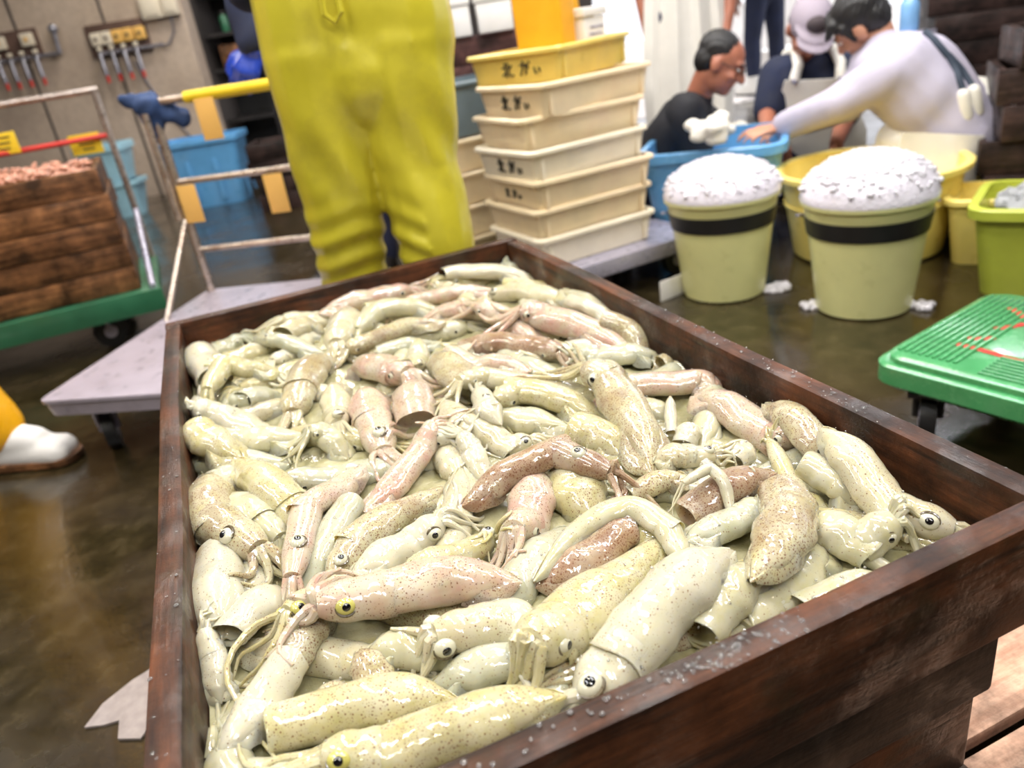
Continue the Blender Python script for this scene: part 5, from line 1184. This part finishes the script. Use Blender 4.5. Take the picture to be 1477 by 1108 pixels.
# 3 the blue gloved figure at the trolley handle
hp = atd(378, 104, 1); Db = math.hypot(*(HB - V(CAM)).xy); gp = atd(378, 106, Db + .02)
bs = atd(478, 200, Db + .55); J = standing((bs.x, bs.y), -FWD * .9 - RGT * .3, 1.68)
J['wrR'] = gp + UP * .075 - RGT * .01 + FWD * .03; J['elR'] = atd(352, -35, Db + .12); J['shR'] = atd(400, -170, Db + .42)
J['wrL'] = J['wrR'] + RGT * .36; J['elL'] = J['wrL'] + UP * .2 + FWD * .12 + RGT * .1
t = person('person in navy jacket with blue rubber gloves gripping the yellow trolley bar', J, 'skin', {'d': -UP + HDIR * -.2, 'n': -FWD, 'th': -HDIR, 'curl': 1.15}, {'d': -UP * .7 - RGT * .5 - FWD * .2, 'n': -FWD + UP * .3, 'th': -HDIR, 'curl': .95})
mb = MB(); p_torso(mb, J, .022)
for s in 'LR': p_arm(mb, J, s, .034, 1.86)
mb.blend('jacket', MT['navy'], t, .011, 5, wr_fold(.003))
mb = MB()
for s in 'LR': p_leg(mb, J, s, .018, 1.95)
mb.cap(J['hipL'], .11, J['hipR'], .11); mb.blend('trousers', MT['denim'], t, .012, 5, wr_fold(.003))
for s, dd in (('L', {'d': -UP - HDIR * .2, 'n': -FWD, 'th': -HDIR, 'curl': 1.15}), ('R', {'d': -UP * .7 - RGT * .5 - FWD * .2, 'n': -FWD + UP * .3, 'th': -HDIR, 'curl': .95})):
    mb = MB(); mb.cap(lerp(J['el' + s], J['wr' + s], .55), .045, J['wr' + s], .040); p_hand(mb, J['wr' + s], dd['d'], dd['n'], dd['th'], dd['curl'], .006); mb.blend('glove', MT['blueglove'], t, .006, 3)
hair(t, J, 'full'); eyes(t, J); boots(t, J, 'dark', 'black')

def squat(J, base, f, D=0.):
    """legs of a kneeling figure below its pelvis"""
    f = V(f).normalized(); l = V((-f.y, f.x, 0)); p = V(J['pelvis'])
    for s, sg in (('L', 1), ('R', -1)):
        J['hip' + s] = p + l * sg * .09 - UP * .03; J['kn' + s] = V((p.x, p.y, .075)) + l * sg * .11 + f * .16
        J['an' + s] = V((p.x, p.y, .07)) + l * sg * .10 - f * (.24 - D); J['toe' + s] = J['an' + s] - f * .10
# 4 crouching man in black
f4 = (RGT * .85 - FWD * .25).normalized(); J = {}
J['head'] = atd(1040, 92, 3.50); J['face'] = RGT * .72 - FWD * .34 - UP * .46; J['hup'] = UP * .8 + RGT * .42 - FWD * .12
J['neck'] = atd(1008, 138, 3.54); J['chest'] = atd(975, 200, 3.56); pv = atd(935, 275, 3.62); J['pelvis'] = V((pv.x, pv.y, max(.25, pv.z)))
J['shR'] = atd(986, 160, 3.40); J['shL'] = atd(1010, 168, 3.70); J['elR'] = atd(1012, 222, 3.40); J['elL'] = atd(1045, 200, 3.67); J['wrR'] = atd(1030, 186, 3.58); J['wrL'] = atd(1068, 186, 3.62)
J['elR'] = lerp(J['elR'], J['wrR'], .1) - RGT * .04; squat(J, 0, f4, .14)
t = person('person with short dark hair and glasses in black shirt, crouching behind the blue tub', J, 'skin_d', {'d': RGT + FWD * .1 - UP * .1, 'n': UP, 'th': FWD, 'curl': .5}, {'d': RGT - UP * .25, 'n': UP, 'th': FWD, 'curl': .6})
mb = MB(); p_torso(mb, J, .020)
for s in 'LR': p_arm(mb, J, s, .02, 1.25)
mb.blend('shirt', MT['shirt_k'], t, .010, 5, wr_fold(.003))
mb = MB()
for s in 'LR': p_leg(mb, J, s, .016, 1.9)
mb.cap(J['hipL'], .11, J['hipR'], .11); mb.blend('trousers', MT['denim'], t, .012, 5)
for s in 'RL':
    mb = MB(); p_hand(mb, J['wr' + s], RGT - UP * .2, UP, FWD, .55, .007); mb.cap(lerp(J['el' + s], J['wr' + s], .62), .040, J['wr' + s], .036); mb.blend('glove', MT['white_cloth'], t, .006, 3)
hair(t, J); eyes(t, J); boots(t, J, 'white', 'black', .2)
H = headframe(J['face'], J['hup']); c = J['head']; q = lambda x, y, z: c + H @ V((x, y, z)); mb = MB()
for s in (-1, 1): mb.tube([q(s * (.032 + .020 * math.cos(a)), .098, .004 + .015 * math.sin(a)) for a in [i * math.pi / 8 for i in range(17)]], .0016, 6, False); mb.tube([q(s * .052, .096, .006), q(s * .079, .0, .008)], .0018, 6)
mb.tube([q(-.012, .1, .006), q(.012, .1, .006)], .0016, 6); mb.build('glasses', MT['ink'], t)
# bag of fish he handles
mb = MB(); r_ = random.Random(2)
for i in range(14): mb.ell((r_.uniform(-.07, .07), r_.uniform(-.05, .05), r_.uniform(-.02, .05)), (.035, .03, .028))
o = mb.blend('white_bag', MT['white_cloth'], None, .008, 3, wr_fold(.003, 120, 90)); o.location = atd(1028, 190, 3.02); tag(o, 'crumpled white bag on the rim of the big blue tub', 'bag')

# 5 man in cap and white bib apron
J = {}; f5 = (-FWD * .95 - RGT * .2).normalized()
J['head'] = atd(1166, 42, 3.76); J['face'] = -FWD * .62 - UP * .66 - RGT * .12; J['hup'] = UP * .72 - FWD * .62
J['neck'] = atd(1166, 88, 3.86); J['chest'] = atd(1163, 142, 3.86); pv = atd(1172, 225, 3.96); J['pelvis'] = pv
J['shR'] = atd(1122, 106, 3.84); J['shL'] = atd(1212, 100, 3.84); J['elR'] = atd(1106, 160, 3.78); J['wrR'] = atd(1108, 196, 3.56); J['elL'] = atd(1222, 165, 3.74); J['wrL'] = atd(1206, 208, 3.46)
squat(J, 0, f5)
t = person('person in grey lavender cap, navy shirt and white bib apron, bending over the work', J, 'skin_d', {'d': -UP - FWD * .5, 'n': -FWD + RGT * .3, 'th': -RGT, 'curl': .5}, {'d': -FWD * .6 - UP * .5 + RGT * .2, 'n': UP - FWD * .5, 'th': RGT, 'curl': .5})
mb = MB(); p_torso(mb, J, .020)
for s in 'LR': p_arm(mb, J, s, .022, .92)
mb.blend('shirt', MT['navy'], t, .010, 5, wr_fold(.003))
H = headframe(J['face'], J['hup']); c = J['head']; q = lambda x, y, z: c + H @ V((x, y, z))
mb = MB(); mb.ell(q(0, -.012, .046), (.086, .106, .088), H, 26, 14); mb.ell(q(0, .05, .062), (.082, .085, .012), H, 24, 8); mb.ell(q(0, .10, .045), (.078, .072, .011), H, 26, 8)
cp = mb.blend('cap', MT['cap'], t, .006, 3); MB().ell(q(0, .062, .092), (.045, .032, .035), H, 20, 10).build('cap_badge', MT['cap_dk'], cp)
dn = f5; rt_ = (J['shL'] - J['shR']).normalized(); ax = (J['pelvis'] - J['chest']).normalized(); nb = -FWD * .9 - UP * .1
rows = []
for i in range(9):
    u = i / 8; row = []
    for j in range(9):
        w = j / 8 - .5; hw = .24 + .14 * min(1, u * 2); p = J['chest'] - ax * .10 + ax * u * .50 + rt_ * w * hw + (-FWD) * (.175 - .30 * w * w + .012 * math.sin(u * 9 + w * 8)); row.append(p)
    rows.append(row)
sheet(rows, .006, 'apron', MT['white_cloth'], t)
for s in (-1, 1):
    p = rows[0][7 if s > 0 else 1]; e = (J['shL'] if s > 0 else J['shR']); m = lerp(e, J['neck'], .42) + UP * .075 - FWD * .05; mb = MB(); mb.tube([p + UP * .0, lerp(p, m, .5) - FWD * .04, m, m + FWD * .1 - UP * .02], .022, 10); mb.build('apron_strap', MT['white_cloth'], t)
    MB().ell(p - FWD * .01, (.016, .010, .016), None, 14, 8).build('button', MT['steel2'], t)
mb = MB()
for s in 'LR': p_leg(mb, J, s, .016, 1.9)
mb.cap(J['hipL'], .11, J['hipR'], .11); mb.blend('trousers', MT['denim'], t, .012, 5); hair(t, J); eyes(t, J); boots(t, J, 'white', 'black', .2)
mb = MB()
mb.tube([J['neck'] + V((.06 * math.cos(a), .06 * math.sin(a), -.012 - .012 * math.sin(a))) for a in [i * math.pi / 10 for i in range(21)]], .013, 8, False); mb.build('collar', MT['cloth_b'], t)

# 6 man in lavender shirt reaching to the left
J = {}; f6 = (-RGT * .95 + FWD * .25).normalized()
J['head'] = atd(1240, 36, 3.38); J['face'] = -RGT * .50 + FWD * .58 - UP * .62; J['hup'] = -RGT * .52 + UP * .8
J['neck'] = atd(1272, 66, 3.36); J['chest'] = atd(1318, 112, 3.32); J['pelvis'] = atd(1374, 186, 3.36)
J['shL'] = atd(1282, 104, 3.18); J['shR'] = atd(1262, 92, 3.40); J['elL'] = atd(1206, 150, 3.14); J['wrL'] = atd(1128, 184, 3.26); J['elR'] = atd(1222, 150, 3.36); J['wrR'] = atd(1150, 178, 3.48)
squat(J, 0, f6)
for s in 'LR': J['kn' + s].z -= .20
t = person('person with black hair in lavender shirt and white waders, reaching over the blue tub', J, 'skin', {'d': -RGT + UP * .02, 'n': UP - FWD * .2, 'th': FWD, 'curl': .35}, {'d': -RGT - UP * .1, 'n': UP, 'th': -FWD, 'curl': .4})
mb = MB(); p_torso(mb, J, .035, 1.12); mb.cap(lerp(J['chest'], J['neck'], .35), .12, lerp(J['chest'], J['pelvis'], .8), .165)
for s in 'LR': p_arm(mb, J, s, .026, 1.9)
mb.cap(J['shL'], .085, lerp(J['shL'], J['elL'], .55), .075)
mb.blend('shirt', MT['shirt_l'], t, .010, 6, wr_fold(.0035, 34, 40))
mb = MB(); P = J['pelvis']; mb.cap(P - RGT * .16 - UP * .03, .12, P + RGT * .05 - UP * .02, .165)
for s in 'LR': p_leg(mb, J, s, .02, 1.9)
mb.cap(P + RGT * .06 + UP * .02, .15, P + RGT * .10 - UP * .12, .15)
mb.blend('waders', MT['white_cloth'], t, .010, 6, wr_fold(.004, 60, 50))
rows = []
for i in range(7):
    u = i / 6; rows.append([P - RGT * (.30 - .085 * j + .03 * u) - FWD * (.20 - .02 * math.sin(j * 1.7 + u * 3) + .03 * u) - UP * (-.055 + .30 * u + .015 * j * (1 - u)) for j in range(8)])
sheet(rows, .006, 'wader_skirt', MT['white_cloth'], t)
def strap(a, b, c_, d_=None):
    mb = MB(); mb.tube([a, b, c_] + ([d_] if d_ else []), .011, 8); mb.v = mb.v; mb.build('suspender', MT['strap'], t)
def surf(px, py, D): return atd(px, py, D)
off6 = V((t.location.x, t.location.y, 0)); S_ = lambda px, py, D: atd(px, py, D) - off6
TR = None
from mathutils.bvhtree import BVHTree
sh_o = [o for o in t.children if o.name.startswith('shirt')][0]
bv = BVHTree.FromPolygons([v.co.copy() for v in sh_o.data.vertices], [tuple(p.vertices) for p in sh_o.data.polygons])
def onshirt(px, py):
    d = V(_ray(px, py)).normalized(); h = bv.ray_cast(V(CAM) - off6, d)
    return (h[0] + h[1] * .004) if h[0] else None
for nm, pts in (('suspender', [(1322, 38), (1346, 58), (1366, 82)]), ('suspender', [(1366, 80), (1378, 105), (1388, 132)]), ('suspender', [(1366, 80), (1386, 102), (1402, 128)])):
    q3 = []
    for (ax_, ay_), (bx_, by_) in zip(pts[:-1], pts[1:]):
        for k in range(5): q3.append(onshirt(ax_ + (bx_ - ax_) * k / 4, ay_ + (by_ - ay_) * k / 4))
    q3 = [p for p in q3 if p]
    if len(q3) > 3: MB().tube(q3, .012, 8).build(nm, MT['strap'], t)
for px, py in ((1388, 138), (1403, 132)):
    p = onshirt(px, py)
    if p: MB().box(p, (.03, .012, .03), AZR, .004).build('clip', MT['steel2'], t); MB().cap(p, .022, p - UP * .07 + RGT * .012, .028).build('wader_tab', MT['white_cloth'], t)
hair(t, J, 'full'); eyes(t, J); boots(t, J, 'white', 'black', .2)

# 7 standing figure in a long white apron
p = atd(988, 100, 4.45); J = standing((p.x, p.y), -FWD * .9 + RGT * .15, 1.64)
J['shR'] = atd(925, -140, 4.45); J['elR'] = atd(922, -25, 4.48); J['wrR'] = atd(940, 72, 4.4); J['shL'] = atd(1048, -150, 4.45); J['elL'] = atd(1058, -35, 4.48); J['wrL'] = atd(1046, 48, 4.4)
t = person('person standing in a long white apron with bare forearms, behind the box stack', J, 'skin_d', {'d': -UP + RGT * .02, 'n': RGT, 'th': -FWD, 'curl': .35}, {'d': -UP + RGT * .12, 'n': -RGT, 'th': -FWD, 'curl': .35})
mb = MB(); p_torso(mb, J, .02)
for s in 'LR': p_arm(mb, J, s, .024, .8)
mb.blend('shirt', MT['white'], t, .012, 4)
mb = MB()
for s in 'LR': p_leg(mb, J, s, .018, 1.95)
mb.cap(J['hipL'], .115, J['hipR'], .115); mb.blend('trousers', MT['denim'], t, .012, 4)
rows = []
for i in range(12):
    u = i / 11; rows.append([J['chest'] + UP * .08 - UP * 1.12 * u + RGT * (j / 12 - .5) * (.34 + .14 * min(1, u * 1.5)) - FWD * (.165 - .42 * (j / 12 - .5) ** 2 + (.012 + .02 * u) * math.sin(j * 1.9 + .8 * u)) for j in range(13)])
sheet(rows, .006, 'apron', MT['white_cloth'], t); hair(t, J, 'full'); eyes(t, J); boots(t, J, 'white', 'black', .3)

# 8 far walker in dark trousers
p = atd(1104, 112, 8.1); J = standing((p.x, p.y), FWD * .8 - RGT * .3, 1.68, .13)
t = person('person in dark trousers, lavender shirt and white boots far out in the bright yard', J)
mb = MB(); p_torso(mb, J, .02)
for s in 'LR': p_arm(mb, J, s, .02, 1.8)
mb.blend('shirt', MT['shirt_l'], t, .014, 4)
mb = MB()
for s in 'LR': p_leg(mb, J, s, .022, 1.7)
mb.cap(J['hipL'], .115, J['hipR'], .115); mb.blend('trousers', MT['navy'], t, .014, 4); hair(t, J, 'full'); eyes(t, J); boots(t, J, 'white', 'black', .3)
for o in bpy.data.objects:
    if 'off' in o.keys(): del o['off']
